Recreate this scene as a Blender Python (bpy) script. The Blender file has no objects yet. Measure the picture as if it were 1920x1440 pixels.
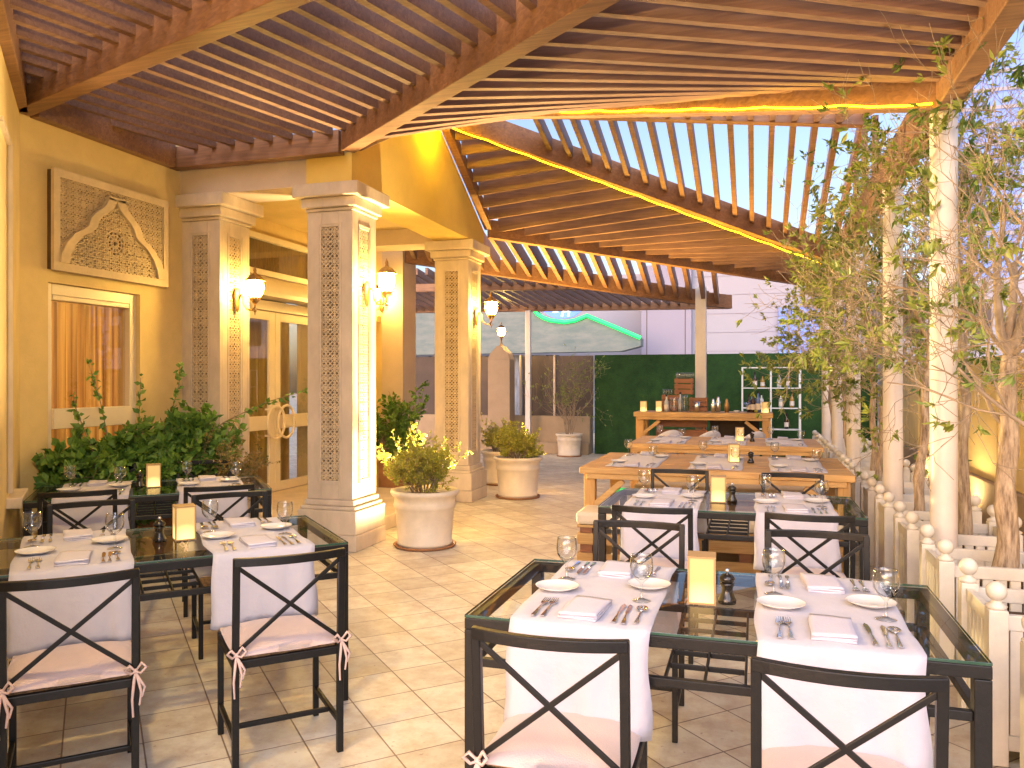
import bpy, bmesh, math, random
from mathutils import Vector, Matrix
S = bpy.context.scene
C = S.collection
rnd = random.Random(7)
R = math.radians

# ------------------------------------------------------------------ camera, sky, sun, exposure
cam = bpy.data.cameras.new('camera'); co = bpy.data.objects.new('camera', cam); C.objects.link(co)
co.location = (0, 0, 1.52); co.rotation_euler = (R(90), 0, R(17.1))
cam.sensor_width = 36; cam.lens = 1487/1920*36; cam.shift_y = -5/1920
cam.clip_start = .05; cam.clip_end = 500
S.camera = co
W = bpy.data.worlds.new('World'); S.world = W; W.use_nodes = True
nt = W.node_tree; bg = nt.nodes['Background']
sky = nt.nodes.new('ShaderNodeTexSky'); sky.sky_type = 'NISHITA'; sky.sun_disc = False
sky.sun_elevation = R(9); sky.sun_rotation = R(200); sky.air_density = 1.0; sky.dust_density = 2.5; sky.ozone_density = 2.0
tn = nt.nodes.new('ShaderNodeMix'); tn.data_type = 'RGBA'; tn.blend_type = 'MULTIPLY'; tn.inputs[0].default_value = 1; tn.inputs[7].default_value = (1.12, .945, 1.10, 1)
nt.links.new(sky.outputs[0], tn.inputs[6]); nt.links.new(tn.outputs[2], bg.inputs[0]); bg.inputs[1].default_value = 0.135
sl = bpy.data.lights.new('sun', 'SUN'); sl.energy = 1.35; sl.angle = R(60); sl.color = (1, .90, .92)
so = bpy.data.objects.new('sun', sl); C.objects.link(so); so.rotation_euler = (R(56), 0, R(200-180))
S.view_settings.view_transform = 'Standard'; S.view_settings.look = 'None'
S.view_settings.exposure = 1.56; S.view_settings.gamma = 1
cy = S.cycles
cy.use_denoising = True; cy.max_bounces = 8; cy.diffuse_bounces = 4; cy.glossy_bounces = 4
cy.transmission_bounces = 4; cy.transparent_max_bounces = 16; cy.caustics_reflective = False; cy.caustics_refractive = False
cy.sample_clamp_indirect = 6

# ------------------------------------------------------------------ materials
def nodes(name):
    m = bpy.data.materials.new(name); m.use_nodes = True
    return m, m.node_tree, m.node_tree.nodes['Principled BSDF']
def mat(name, col, rough=.6, metal=0, scale=8, var=.25, bump=.0, stretch=(1,1,1), bscale=None, spec=.5, coord='Object', col2=None, sheen=0, detail=6):
    m, t, b = nodes(name)
    tc = t.nodes.new('ShaderNodeTexCoord'); mp = t.nodes.new('ShaderNodeMapping'); mp.inputs['Scale'].default_value = stretch
    t.links.new(tc.outputs[coord], mp.inputs[0])
    n = t.nodes.new('ShaderNodeTexNoise'); n.inputs['Scale'].default_value = scale; n.inputs['Detail'].default_value = detail
    n.inputs['Roughness'].default_value = .65
    t.links.new(mp.outputs[0], n.inputs[0])
    r = t.nodes.new('ShaderNodeValToRGB')
    c2 = col2 or tuple(c*(1-var) for c in col)
    r.color_ramp.elements[0].position = .32; r.color_ramp.elements[1].position = .68
    r.color_ramp.elements[0].color = (*c2, 1); r.color_ramp.elements[1].color = (*[min(1, c*(1+var*.25)) for c in col], 1)
    t.links.new(n.outputs[0], r.inputs[0]); t.links.new(r.outputs[0], b.inputs['Base Color'])
    b.inputs['Roughness'].default_value = rough; b.inputs['Metallic'].default_value = metal
    b.inputs['Specular IOR Level'].default_value = spec
    if sheen: b.inputs['Sheen Weight'].default_value = sheen
    if bump:
        n2 = t.nodes.new('ShaderNodeTexNoise'); n2.inputs['Scale'].default_value = bscale or scale*4; n2.inputs['Detail'].default_value = 4
        t.links.new(mp.outputs[0], n2.inputs[0])
        bu = t.nodes.new('ShaderNodeBump'); bu.inputs['Strength'].default_value = bump; bu.inputs['Distance'].default_value = .01
        t.links.new(n2.outputs[0], bu.inputs['Height']); t.links.new(bu.outputs[0], b.inputs['Normal'])
    return m
def wood(name, a, b_, rough=.55, s=3, along='X', plank=0, bump=.25):
    m, t, b = nodes(name)
    tc = t.nodes.new('ShaderNodeTexCoord'); mp = t.nodes.new('ShaderNodeMapping')
    mp.inputs['Scale'].default_value = {'X': (1, 14, 14), 'Y': (14, 1, 14), 'Z': (14, 14, 1)}[along]
    t.links.new(tc.outputs['Object'], mp.inputs[0])
    n = t.nodes.new('ShaderNodeTexNoise'); n.inputs['Scale'].default_value = s; n.inputs['Detail'].default_value = 8; n.inputs['Distortion'].default_value = 1.2
    t.links.new(mp.outputs[0], n.inputs[0])
    r = t.nodes.new('ShaderNodeValToRGB'); r.color_ramp.elements[0].position = .3; r.color_ramp.elements[1].position = .7
    r.color_ramp.elements[0].color = (*a, 1); r.color_ramp.elements[1].color = (*b_, 1)
    t.links.new(n.outputs[0], r.inputs[0])
    n3 = t.nodes.new('ShaderNodeTexNoise'); n3.inputs['Scale'].default_value = 1.7; t.links.new(tc.outputs['Object'], n3.inputs[0])
    mx = t.nodes.new('ShaderNodeMix'); mx.data_type = 'RGBA'; mx.blend_type = 'MULTIPLY'; mx.inputs[0].default_value = .55
    r3 = t.nodes.new('ShaderNodeValToRGB'); r3.color_ramp.elements[0].position = .35; r3.color_ramp.elements[0].color = (.5, .45, .42, 1); r3.color_ramp.elements[1].position = .65
    t.links.new(n3.outputs[0], r3.inputs[0]); t.links.new(r.outputs[0], mx.inputs[6]); t.links.new(r3.outputs[0], mx.inputs[7])
    t.links.new(mx.outputs[2], b.inputs['Base Color'])
    bu = t.nodes.new('ShaderNodeBump'); bu.inputs['Strength'].default_value = bump; bu.inputs['Distance'].default_value = .004
    t.links.new(n.outputs[0], bu.inputs['Height']); t.links.new(bu.outputs[0], b.inputs['Normal'])
    b.inputs['Roughness'].default_value = rough
    return m
def emit(name, col, k, base=None):
    m, t, b = nodes(name)
    b.inputs['Base Color'].default_value = (*(base or col), 1); b.inputs['Emission Color'].default_value = (*col, 1); b.inputs['Emission Strength'].default_value = k
    return m
def glass(name, tint=(1, 1, 1), ior=1.5, mul=1.0, rough=0.0, edge=None):
    m = bpy.data.materials.new(name); m.use_nodes = True; t = m.node_tree; t.nodes.clear()
    o = t.nodes.new('ShaderNodeOutputMaterial'); mx = t.nodes.new('ShaderNodeMixShader'); tr = t.nodes.new('ShaderNodeBsdfTransparent'); g = t.nodes.new('ShaderNodeBsdfGlossy')
    tr.inputs[0].default_value = (*tint, 1); g.inputs['Roughness'].default_value = rough
    f = t.nodes.new('ShaderNodeFresnel'); f.inputs[0].default_value = ior
    mu = t.nodes.new('ShaderNodeMath'); mu.operation = 'MULTIPLY'; mu.inputs[1].default_value = mul; mu.use_clamp = True
    if edge:
        lw = t.nodes.new('ShaderNodeLayerWeight'); lw.inputs[0].default_value = .35; rp = t.nodes.new('ShaderNodeValToRGB')
        rp.color_ramp.elements[0].position = .35; rp.color_ramp.elements[0].color = (*tint, 1); rp.color_ramp.elements[1].position = .95; rp.color_ramp.elements[1].color = (*edge, 1)
        t.links.new(lw.outputs['Facing'], rp.inputs[0]); t.links.new(rp.outputs[0], tr.inputs[0])
    ge = t.nodes.new('ShaderNodeNewGeometry'); sb = t.nodes.new('ShaderNodeMath'); sb.operation = 'SUBTRACT'; sb.inputs[0].default_value = 1
    m2 = t.nodes.new('ShaderNodeMath'); m2.operation = 'MULTIPLY'; t.links.new(ge.outputs['Backfacing'], sb.inputs[1])
    t.links.new(f.outputs[0], mu.inputs[0]); t.links.new(mu.outputs[0], m2.inputs[0]); t.links.new(sb.outputs[0], m2.inputs[1]); t.links.new(m2.outputs[0], mx.inputs[0]); t.links.new(tr.outputs[0], mx.inputs[1]); t.links.new(g.outputs[0], mx.inputs[2]); t.links.new(mx.outputs[0], o.inputs[0])
    return m
def leafmat(name, a, b_, rough=.5):
    m, t, b = nodes(name)
    g = t.nodes.new('ShaderNodeNewGeometry')
    r = t.nodes.new('ShaderNodeValToRGB'); r.color_ramp.elements[0].color = (*a, 1); r.color_ramp.elements[1].color = (*b_, 1)
    t.links.new(g.outputs['Random Per Island'], r.inputs[0]); t.links.new(r.outputs[0], b.inputs['Base Color'])
    b.inputs['Roughness'].default_value = rough
    t2 = t.nodes.new('ShaderNodeBsdfTranslucent'); t.links.new(r.outputs[0], t2.inputs[0])
    mx = t.nodes.new('ShaderNodeMixShader'); mx.inputs[0].default_value = .3
    o = [n for n in t.nodes if n.type == 'OUTPUT_MATERIAL'][0]
    t.links.new(b.outputs[0], mx.inputs[1]); t.links.new(t2.outputs[0], mx.inputs[2]); t.links.new(mx.outputs[0], o.inputs[0])
    return m
def floor_mat():
    m, t, b = nodes('terrace_tiles')
    tc = t.nodes.new('ShaderNodeTexCoord'); mp = t.nodes.new('ShaderNodeMapping')
    mp.inputs['Rotation'].default_value = (0, 0, R(45)); mp.inputs['Location'].default_value = (.07, .11, 0)
    t.links.new(tc.outputs['Object'], mp.inputs[0])
    br = t.nodes.new('ShaderNodeTexBrick'); br.offset = 0; br.squash = 1
    for k, v in dict(Scale=1, **{'Mortar Size': .004, 'Mortar Smooth': .3, 'Bias': 0, 'Brick Width': .3, 'Row Height': .3}).items(): br.inputs[k].default_value = v
    br.inputs['Color1'].default_value = (.56, .51, .40, 1); br.inputs['Color2'].default_value = (.74, .70, .57, 1); br.inputs['Mortar'].default_value = (.22, .16, .12, 1)
    t.links.new(mp.outputs[0], br.inputs[0])
    n = t.nodes.new('ShaderNodeTexNoise'); n.inputs['Scale'].default_value = 7; n.inputs['Detail'].default_value = 9; n.inputs['Roughness'].default_value = .7
    t.links.new(tc.outputs['Object'], n.inputs[0])
    r = t.nodes.new('ShaderNodeValToRGB'); r.color_ramp.elements[0].position = .35; r.color_ramp.elements[0].color = (.76, .66, .60, 1); r.color_ramp.elements[1].position = .6
    t.links.new(n.outputs[0], r.inputs[0])
    mx = t.nodes.new('ShaderNodeMix'); mx.data_type = 'RGBA'; mx.blend_type = 'MULTIPLY'; mx.inputs[0].default_value = 1
    t.links.new(br.outputs[0], mx.inputs[6]); t.links.new(r.outputs[0], mx.inputs[7])
    n2 = t.nodes.new('ShaderNodeTexNoise'); n2.inputs['Scale'].default_value = 34; n2.inputs['Detail'].default_value = 3; t.links.new(tc.outputs['Object'], n2.inputs[0])
    r2 = t.nodes.new('ShaderNodeValToRGB'); r2.color_ramp.elements[0].position = .27; r2.color_ramp.elements[0].color = (.5, .36, .3, 1); r2.color_ramp.elements[1].position = .33
    t.links.new(n2.outputs[0], r2.inputs[0])
    mx2 = t.nodes.new('ShaderNodeMix'); mx2.data_type = 'RGBA'; mx2.blend_type = 'MULTIPLY'; mx2.inputs[0].default_value = .6
    t.links.new(mx.outputs[2], mx2.inputs[6]); t.links.new(r2.outputs[0], mx2.inputs[7]); t.links.new(mx2.outputs[2], b.inputs['Base Color'])
    bu = t.nodes.new('ShaderNodeBump'); bu.inputs['Strength'].default_value = .4; bu.inputs['Distance'].default_value = .004; bu.invert = True
    t.links.new(br.outputs[1], bu.inputs['Height']); t.links.new(bu.outputs[0], b.inputs['Normal'])
    r4 = t.nodes.new('ShaderNodeMapRange'); r4.inputs['To Min'].default_value = .35; r4.inputs['To Max'].default_value = .6
    t.links.new(n.outputs[0], r4.inputs[0]); t.links.new(r4.outputs[0], b.inputs['Roughness'])
    return m
M = {}
M['floor'] = floor_mat()
M['wall'] = mat('render_plaster', (.70, .54, .25), .85, scale=2.2, var=.14, bump=.15, bscale=60)
M['wall_pale'] = mat('pale_plaster', (.60, .49, .38), .85, scale=2, var=.12, bump=.1, bscale=50)
M['stone'] = mat('cream_stone', (.62, .52, .40), .6, scale=3.5, var=.26, bump=.12, bscale=30, stretch=(1, 1, .5))
M['lattice'] = mat('carved_stone', (.60, .47, .30), .75, scale=6, var=.2)
M['lattice_shade'] = mat('shaded_recess', (.11, .06, .028), .9, scale=6, var=.3)  # stone behind the lattice coloured dark for the shade in its holes
M['beam'] = wood('stained_beam', (.17, .08, .04), (.30, .155, .075), .5, 2.2, 'X')
M['slat'] = wood('stained_slat', (.15, .075, .05), (.25, .14, .09), .55, 2.4, 'X')
M['post'] = mat('white_post_paint', (.64, .60, .56), .4, scale=5, var=.1, bump=.05)
M['planter'] = mat('planter_paint', (.66, .625, .54), .45, scale=7, var=.16, bump=.08, bscale=40)
M['iron'] = mat('wrought_iron', (.007, .0065, .006), .42, 0.0, scale=30, var=.4, bump=.1, bscale=90, spec=.35)
M['cushion'] = mat('cushion_fabric', (.58, .45, .41), .9, scale=4, var=.12, bump=.25, bscale=220, sheen=.3)
M['tie'] = mat('tie_fabric', (.58, .42, .36), .9, scale=8, var=.15)
M['rattan'] = mat('woven_rattan', (.33, .19, .08), .7, scale=60, var=.6, bump=.7, bscale=110, stretch=(1, .3, 1))
M['cloth'] = mat('white_linen', (.46, .445, .50), .85, scale=3, var=.05, bump=.7, bscale=13, sheen=.2)
M['napkin'] = mat('napkin_linen', (.55, .53, .60), .85, scale=6, var=.05, bump=.2, bscale=120)
M['porcelain'] = mat('porcelain', (.66, .65, .63), .12, scale=3, var=.03)
M['steel'] = mat('cutlery_steel', (.75, .75, .76), .12, 1, scale=10, var=.08)
M['chrome'] = mat('shaker_steel', (.7, .68, .62), .2, 1, scale=10, var=.1)
M['table_glass'] = glass('table_glass', (.97, .99, .98), 1.5, .65)
M['glass_edge'] = mat('green_glass_edge', (.03, .075, .05), .12, var=.2)
M['glass'] = glass('clear_glass', (.97, .98, .97), 1.5, 3.2, .02, (.42, .40, .36))
M['pane'] = glass('window_pane', (.93, .93, .9), 1.5, 2.2)
M['pepper'] = mat('dark_pepper_wood', (.018, .014, .010), .18, 0, scale=12, var=.5)
M['pine'] = wood('pine_boards', (.46, .25, .075), (.62, .40, .15), .55, 3, 'X')
M['pine_z'] = wood('pine_legs', (.45, .23, .06), (.60, .36, .12), .55, 3, 'Z')
M['dark_wood'] = wood('old_crate_wood', (.20, .075, .03), (.33, .14, .06), .6, 3, 'X')
M['cream_cushion'] = mat('bench_cushion', (.70, .60, .45), .9, scale=4, var=.1, bump=.2, bscale=100)
M['shell'] = mat('tub_chair_plastic', (.62, .57, .54), .5, scale=3, var=.06)
M['brass'] = mat('aged_brass', (.40, .24, .09), .45, .7, scale=20, var=.5)
M['globe'] = emit('lantern_bulb_glass', (1, .64, .16), 125)
M['rope'] = emit('rope_light_tube', (1, .60, .004), 9)
M['rope_coil'] = emit('rope_light_coil', (1, .62, .006), 170)
M['candle'] = None
M['pot'] = mat('pot_plastic', (.72, .62, .47), .55, scale=6, var=.14, bump=.1, bscale=30)
M['soil'] = mat('soil', (.10, .055, .03), .95, scale=30, var=.5, bump=.8, bscale=60)
M['bark'] = mat('tree_bark', (.44, .35, .24), .9, scale=14, var=.7, bump=1.0, bscale=16, stretch=(3, 3, .5), col2=(.13, .085, .05))
M['twig'] = mat('dry_twigs', (.33, .25, .16), .85, scale=9, var=.4)
M['leaf'] = leafmat('tree_leaves', (.12, .19, .035), (.34, .38, .07))
M['leaf_dark'] = leafmat('climber_leaves', (.06, .16, .025), (.22, .38, .07))
M['leaf_yellow_lit'] = leafmat('yellow_lit_leaves', (.28, .30, .04), (.48, .45, .07))  # green potted shrubs, yellow lamplight mixed into the leaf colour
M['leaf_red'] = leafmat('ixora_leaves', (.10, .14, .03), (.42, .28, .10))
M['frame'] = mat('cream_frame_paint', (.76, .66, .48), .4, scale=5, var=.06)
M['curtain'] = None
M['hedge'] = None
M['screen'] = mat('brown_screen', (.085, .062, .05), .7, scale=1.3, var=.35, bump=.2, bscale=60)
M['tan'] = mat('tan_render', (.36, .27, .17), .85, scale=2.5, var=.18, bump=.2, bscale=50)
M['lavender'] = mat('pale_tower_cladding', (.25, .24, .31), .7, scale=1, var=.05)
M['white_clad'] = mat('white_cladding', (.30, .30, .345), .7, scale=.8, var=.04)
M['blue_glass'] = emit('blue_lit_glass', (.16, .30, .85), .35, (.1, .15, .35))
M['green_led'] = emit('green_led', (.01, .62, .10), 1.0)
M['sign_blue'] = emit('blue_sign', (.06, .16, .75), .6)
M['sign_white'] = emit('sign_lettering', (.9, .95, 1), 1.2)
M['shelf'] = mat('white_shelf_paint', (.66, .68, .66), .4, var=.05)
M['brick'] = mat('terracotta_edge', (.36, .17, .07), .8, scale=9, var=.3)
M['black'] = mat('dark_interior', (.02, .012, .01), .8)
M['bottle_green'] = mat('green_bottle', (.03, .08, .03), .1, var=.2)
M['bottle_amber'] = mat('amber_bottle', (.35, .20, .04), .1, var=.2)
M['bottle_clear'] = mat('clear_bottle', (.45, .48, .48), .1, var=.2)
M['bottle_dark'] = mat('dark_bottle', (.04, .02, .02), .1, var=.2)
M['bottle_blue'] = mat('blue_bottle', (.10, .16, .40), .1, var=.2)
M['label'] = mat('paper_label', (.65, .58, .5), .8, var=.1)
M['facade'] = mat('glazed_canopy', (.07, .115, .12), .6, scale=1.6, var=.5, col2=(.17, .20, .19), stretch=(1, 1, 3))
# candle lantern panels: paper lit from a flame standing low inside
def candle_mat():
    m, t, b = nodes('candle_lantern_panel')
    tc = t.nodes.new('ShaderNodeTexCoord'); mp = t.nodes.new('ShaderNodeMapping')
    mp.inputs['Location'].default_value = (0, 0, -.045); mp.inputs['Scale'].default_value = (11, 11, 11)
    t.links.new(tc.outputs['Object'], mp.inputs[0])
    g = t.nodes.new('ShaderNodeTexGradient'); g.gradient_type = 'SPHERICAL'; t.links.new(mp.outputs[0], g.inputs[0])
    r = t.nodes.new('ShaderNodeMapRange'); r.inputs['To Min'].default_value = .24; r.inputs['To Max'].default_value = 1.6
    t.links.new(g.outputs[1], r.inputs[0])
    b.inputs['Base Color'].default_value = (.34, .22, .09, 1); b.inputs['Roughness'].default_value = .5
    b.inputs['Emission Color'].default_value = (1, .62, .20, 1); t.links.new(r.outputs[0], b.inputs['Emission Strength'])
    return m
M['candle'] = candle_mat()
M['candle_frame'] = emit('lantern_edge', (1, .50, .12), .03, (.30, .19, .08))
def curtain_mat():
    m, t, b = nodes('lit_orange_curtain')
    tc = t.nodes.new('ShaderNodeTexCoord'); mp = t.nodes.new('ShaderNodeMapping'); mp.inputs['Scale'].default_value = (12, 12, .4)
    t.links.new(tc.outputs['Object'], mp.inputs[0]); n = t.nodes.new('ShaderNodeTexNoise'); n.inputs['Scale'].default_value = 1.6
    t.links.new(mp.outputs[0], n.inputs[0]); r = t.nodes.new('ShaderNodeValToRGB')
    r.color_ramp.elements[0].position = .35; r.color_ramp.elements[1].position = .7
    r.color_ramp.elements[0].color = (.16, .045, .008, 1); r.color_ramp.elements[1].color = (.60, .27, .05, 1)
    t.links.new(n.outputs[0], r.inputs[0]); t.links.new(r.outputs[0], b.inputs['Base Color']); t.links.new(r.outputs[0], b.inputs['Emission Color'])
    b.inputs['Emission Strength'].default_value = .42; b.inputs['Roughness'].default_value = .9  # emission stands in for room light coming through the cloth
    return m
M['curtain'] = curtain_mat()
def hedge_mat():
    m, t, b = nodes('artificial_grass_wall')
    tc = t.nodes.new('ShaderNodeTexCoord'); n = t.nodes.new('ShaderNodeTexNoise'); n.inputs['Scale'].default_value = 3; n.inputs['Detail'].default_value = 10; n.inputs['Roughness'].default_value = .8
    t.links.new(tc.outputs['Object'], n.inputs[0]); r = t.nodes.new('ShaderNodeValToRGB')
    r.color_ramp.elements[0].position = .3; r.color_ramp.elements[1].position = .7
    r.color_ramp.elements[0].color = (.005, .028, .005, 1); r.color_ramp.elements[1].color = (.026, .090, .014, 1)
    t.links.new(n.outputs[0], r.inputs[0]); t.links.new(r.outputs[0], b.inputs['Base Color']); b.inputs['Roughness'].default_value = .95
    n2 = t.nodes.new('ShaderNodeTexNoise'); n2.inputs['Scale'].default_value = 60; t.links.new(tc.outputs['Object'], n2.inputs[0])
    bu = t.nodes.new('ShaderNodeBump'); bu.inputs['Strength'].default_value = .9; bu.inputs['Distance'].default_value = .03
    t.links.new(n2.outputs[0], bu.inputs['Height']); t.links.new(bu.outputs[0], b.inputs['Normal'])
    return m
M['hedge'] = hedge_mat()

# ------------------------------------------------------------------ mesh helpers
class MB:
    def __init__(s): s.v = []; s.f = []; s.sm = []
    def add(s, vs, fs, smooth=False):
        o = len(s.v); s.v += [tuple(v) for v in vs]
        for f in fs: s.f.append([i+o for i in f]); s.sm.append(smooth)
        return s
    def box(s, x0, x1, y0, y1, z0, z1):
        s.add([(x0,y0,z0),(x1,y0,z0),(x1,y1,z0),(x0,y1,z0),(x0,y0,z1),(x1,y0,z1),(x1,y1,z1),(x0,y1,z1)],
              [(0,3,2,1),(4,5,6,7),(0,1,5,4),(1,2,6,5),(2,3,7,6),(3,0,4,7)]); return s
    def bar(s, P, Q, w, h, up=(0,0,1), lift=0.0):
        """box from P to Q, width w, height h centred (lift=1: P-Q is the bottom line), 'up' kept vertical"""
        P = Vector(P); Q = Vector(Q); d = (Q-P).normalized(); u = Vector(up)
        side = d.cross(u)
        if side.length < 1e-4: side = d.cross(Vector((1,0,0)))
        side.normalize(); u = side.cross(d).normalized() if not lift else Vector(up)
        a = -h/2 if not lift else 0; b = a+h
        vs = []
        for p in (P, Q):
            for (i, j) in ((-1, a), (1, a), (1, b), (-1, b)): vs.append(p + side*(i*w/2) + u*j)
        s.add(vs, [(0,1,2,3),(7,6,5,4),(0,4,5,1),(1,5,6,2),(2,6,7,3),(3,7,4,0)]); return s
    def tube(s, pts, rad, n=6, cap=True, smooth=True):
        pts = [Vector(p) for p in pts]; vs = []; L = len(pts)
        if not hasattr(rad, '__len__'): rad = [rad]*L
        ref = None
        for i, p in enumerate(pts):
            d = (pts[min(i+1, L-1)]-pts[max(i-1, 0)]).normalized()
            if ref is None: ref = d.orthogonal().normalized()
            ref = (ref - d*ref.dot(d))
            ref = ref.normalized() if ref.length > 1e-5 else d.orthogonal().normalized()
            b = d.cross(ref)
            for k in range(n):
                a = 2*math.pi*k/n; vs.append(p + (ref*math.cos(a) + b*math.sin(a))*rad[i])
        fs = [(i*n+k, i*n+(k+1) % n, (i+1)*n+(k+1) % n, (i+1)*n+k) for i in range(L-1) for k in range(n)]
        s.add(vs, fs, smooth)
        if cap and n > 2:
            s.add(vs[:n], [tuple(range(n))[::-1]]); s.add(vs[-n:], [tuple(range(n))])
        return s
    def lathe(s, prof, c=(0,0,0), n=24, smooth=True, scale=(1,1)):
        vs = []; L = len(prof)
        for r, z in prof:
            for k in range(n):
                a = 2*math.pi*k/n; vs.append((c[0]+r*math.cos(a)*scale[0], c[1]+r*math.sin(a)*scale[1], c[2]+z))
        s.add(vs, [(i*n+k, i*n+(k+1) % n, (i+1)*n+(k+1) % n, (i+1)*n+k) for i in range(L-1) for k in range(n)], smooth); return s
    def poly(s, pts, thick, d=(0,0,1)):
        d = Vector(d); n = len(pts); a = [Vector(p) for p in pts]; b = [p + d*thick for p in a]
        s.add(a+b, [tuple(range(n))[::-1], tuple(range(n, 2*n))] + [(i, (i+1) % n, n+(i+1) % n, n+i) for i in range(n)]); return s
    def ball(s, c, r, n=14, m=9, sq=(1,1,1)):
        prof = [(max(1e-4, r*math.sin(math.pi*i/m)), -r*math.cos(math.pi*i/m)*sq[2]) for i in range(m+1)]
        return s.lathe(prof, c, n)
    def build(s, name, m, parent=None, loc=None, bevel=0, world=False):
        me = bpy.data.meshes.new(name)
        off = Vector((0,0,0))
        if world and parent is not None: off = parent.location.copy()
        elif loc is not None and world: off = Vector(loc)
        me.from_pydata([tuple(Vector(v)-off) for v in s.v], [], s.f); me.validate()
        if len(me.polygons) == len(s.sm): me.polygons.foreach_set('use_smooth', s.sm)
        bm = bmesh.new(); bm.from_mesh(me); bmesh.ops.recalc_face_normals(bm, faces=bm.faces); bm.to_mesh(me); bm.free()
        me.materials.append(m); me.update()
        o = bpy.data.objects.new(name, me); C.objects.link(o)
        if parent is not None: o.parent = parent
        elif loc is not None: o.location = loc
        if bevel:
            b = o.modifiers.new('edge', 'BEVEL'); b.width = bevel; b.segments = 2; b.limit_method = 'ANGLE'; b.angle_limit = R(40)
        return o
def thing(name, label, cat, loc=(0,0,0), rz=0, group=None):
    o = bpy.data.objects.new(name, None); C.objects.link(o); o.location = loc; o.rotation_euler = (0,0,rz); o.empty_display_size = .1
    return tag(o, label, cat, group)
def tag(o, label, cat, group=None, kind=None):
    if label: o['label'] = label
    if cat: o['category'] = cat
    if group: o['group'] = group
    if kind: o['kind'] = kind
    return o
def struct(o, label=None):
    o['kind'] = 'structure'
    if label: o['label'] = label
    return o
def dup(o, loc=None, rz=None, label=None, group=None, parent=None):
    c = o.copy(); C.objects.link(c)
    if parent is not None: c.parent = parent
    if loc is not None: c.location = loc
    if rz is not None: c.rotation_euler = (0,0,rz)
    if label: c['label'] = label
    if group: c['group'] = group
    for ch in o.children: dup(ch, parent=c)
    return c
used = set()
def place(proto, loc, rz, label, group=None):
    """the first placement moves the prototype itself, later ones copy it"""
    if proto.name in used: return dup(proto, loc, rz, label, group)
    used.add(proto.name); proto.location = loc; proto.rotation_euler = (0,0,rz); proto['label'] = label
    if group: proto['group'] = group
    return proto
def rot2(x, y, a): return (x*math.cos(a)-y*math.sin(a), x*math.sin(a)+y*math.cos(a))

# ------------------------------------------------------------------ setting: ground
f = MB().add([(-60,-40,0),(60,-40,0),(60,90,0),(-60,90,0)], [(0,1,2,3)]).build('terrace_floor', M['floor']); struct(f)

# ------------------------------------------------------------------ building
bl = thing('restaurant_building', 'cream restaurant building with carved panel, curtained window and gabled porch', 'building', (-5.3, 6.3, 0))
w = MB()
w.box(-5.6,-5.3, 4.62,4.87, 0,3.76); w.box(-5.6,-5.3, 5.84,6.74, 0,3.76); w.box(-5.6,-5.3, 4.87,5.84, 0,.42); w.box(-5.6,-5.3, 4.87,5.84, 2.30,3.76)
# diagonal wall towards the camera
w.poly([(-5.301,4.62,0),(-5.6,4.62,0),(-5.6,4.47,0),(-2.05,.92,0),(-1.90,1.20,0)], 3.76)
w.build('wall', M['wall'], bl, world=True)
sx = MB().poly([(-4.98,4.26,.70),(-4.6,3.88,.70),(-4.52,3.96,.70),(-4.90,4.34,.70)], .07); sx.build('window_sill', M['stone'], bl, world=True, bevel=.006)
sr = MB()
sr.bar((-4.60,3.93,.80),(-4.60,3.93,3.05),.03,.03); sr.bar((-4.62,3.95,3.05),(-4.2,3.53,3.05),.03,.03); sr.build('window_moulding', M['stone'], bl, world=True)
# porch walls
p = MB()
p.box(-6.0,-5.75, 6.74,7.55, 0,3.76); p.box(-6.0,-5.75, 9.5,10.2, 0,3.76); p.box(-6.0,-5.75, 7.55,9.5, 3.30,3.76)
p.box(-5.75,-5.601, 6.3,6.74, 0,3.76)
p.box(-6.0,-5.05, 10.2,10.6, 0,3.5)
p.build('porch_wall', M['wall'], bl, world=True)
MB().box(-5.05,-4.73, 10.17,10.62, 0,3.5).build('corner_pier', M['wall_pale'], bl, world=True, bevel=.004)
MB().box(-5.72,-5.08, 10.08,10.2, 2.36,2.44).build('niche_ledge', M['wall'], bl, world=True)
# porch beams and gable wall
MB().box(-5.3,-3.905, 6.36,6.80, 3.30,3.62).build('porch_beam', M['wall_pale'], bl, world=True)
MB().box(-5.745,-3.905, 9.45,9.90, 3.30,3.62).build('porch_beam', M['wall_pale'], bl, world=True)
MB().poly([(-3.44,6.33,3.305),(-3.44,9.93,3.305),(-3.44,9.93,3.50),(-3.44,8.22,4.50),(-3.44,6.33,3.56)], .46, (-1,0,0)).build('gable_wall', mat('yellow_lit_plaster', (.74, .53, .13), .85, scale=2, var=.12, bump=.12, bscale=60), bl, world=True)  # gable plaster coloured yellower than the wall to carry the yellow light
MB().box(-5.745,-3.905, 6.805,9.445, 3.50,3.62).build('porch_ceiling', M['wall'], bl, world=True)
MB().box(-6.0,-3.6, 6.92,9.3, 0.004,.15).build('porch_step', M['stone'], bl, world=True, bevel=.008)
MB().box(-6.0,-5.31, 6.3,10.6, 3.765,3.9).build('roof', M['wall'], bl, world=True)
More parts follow.
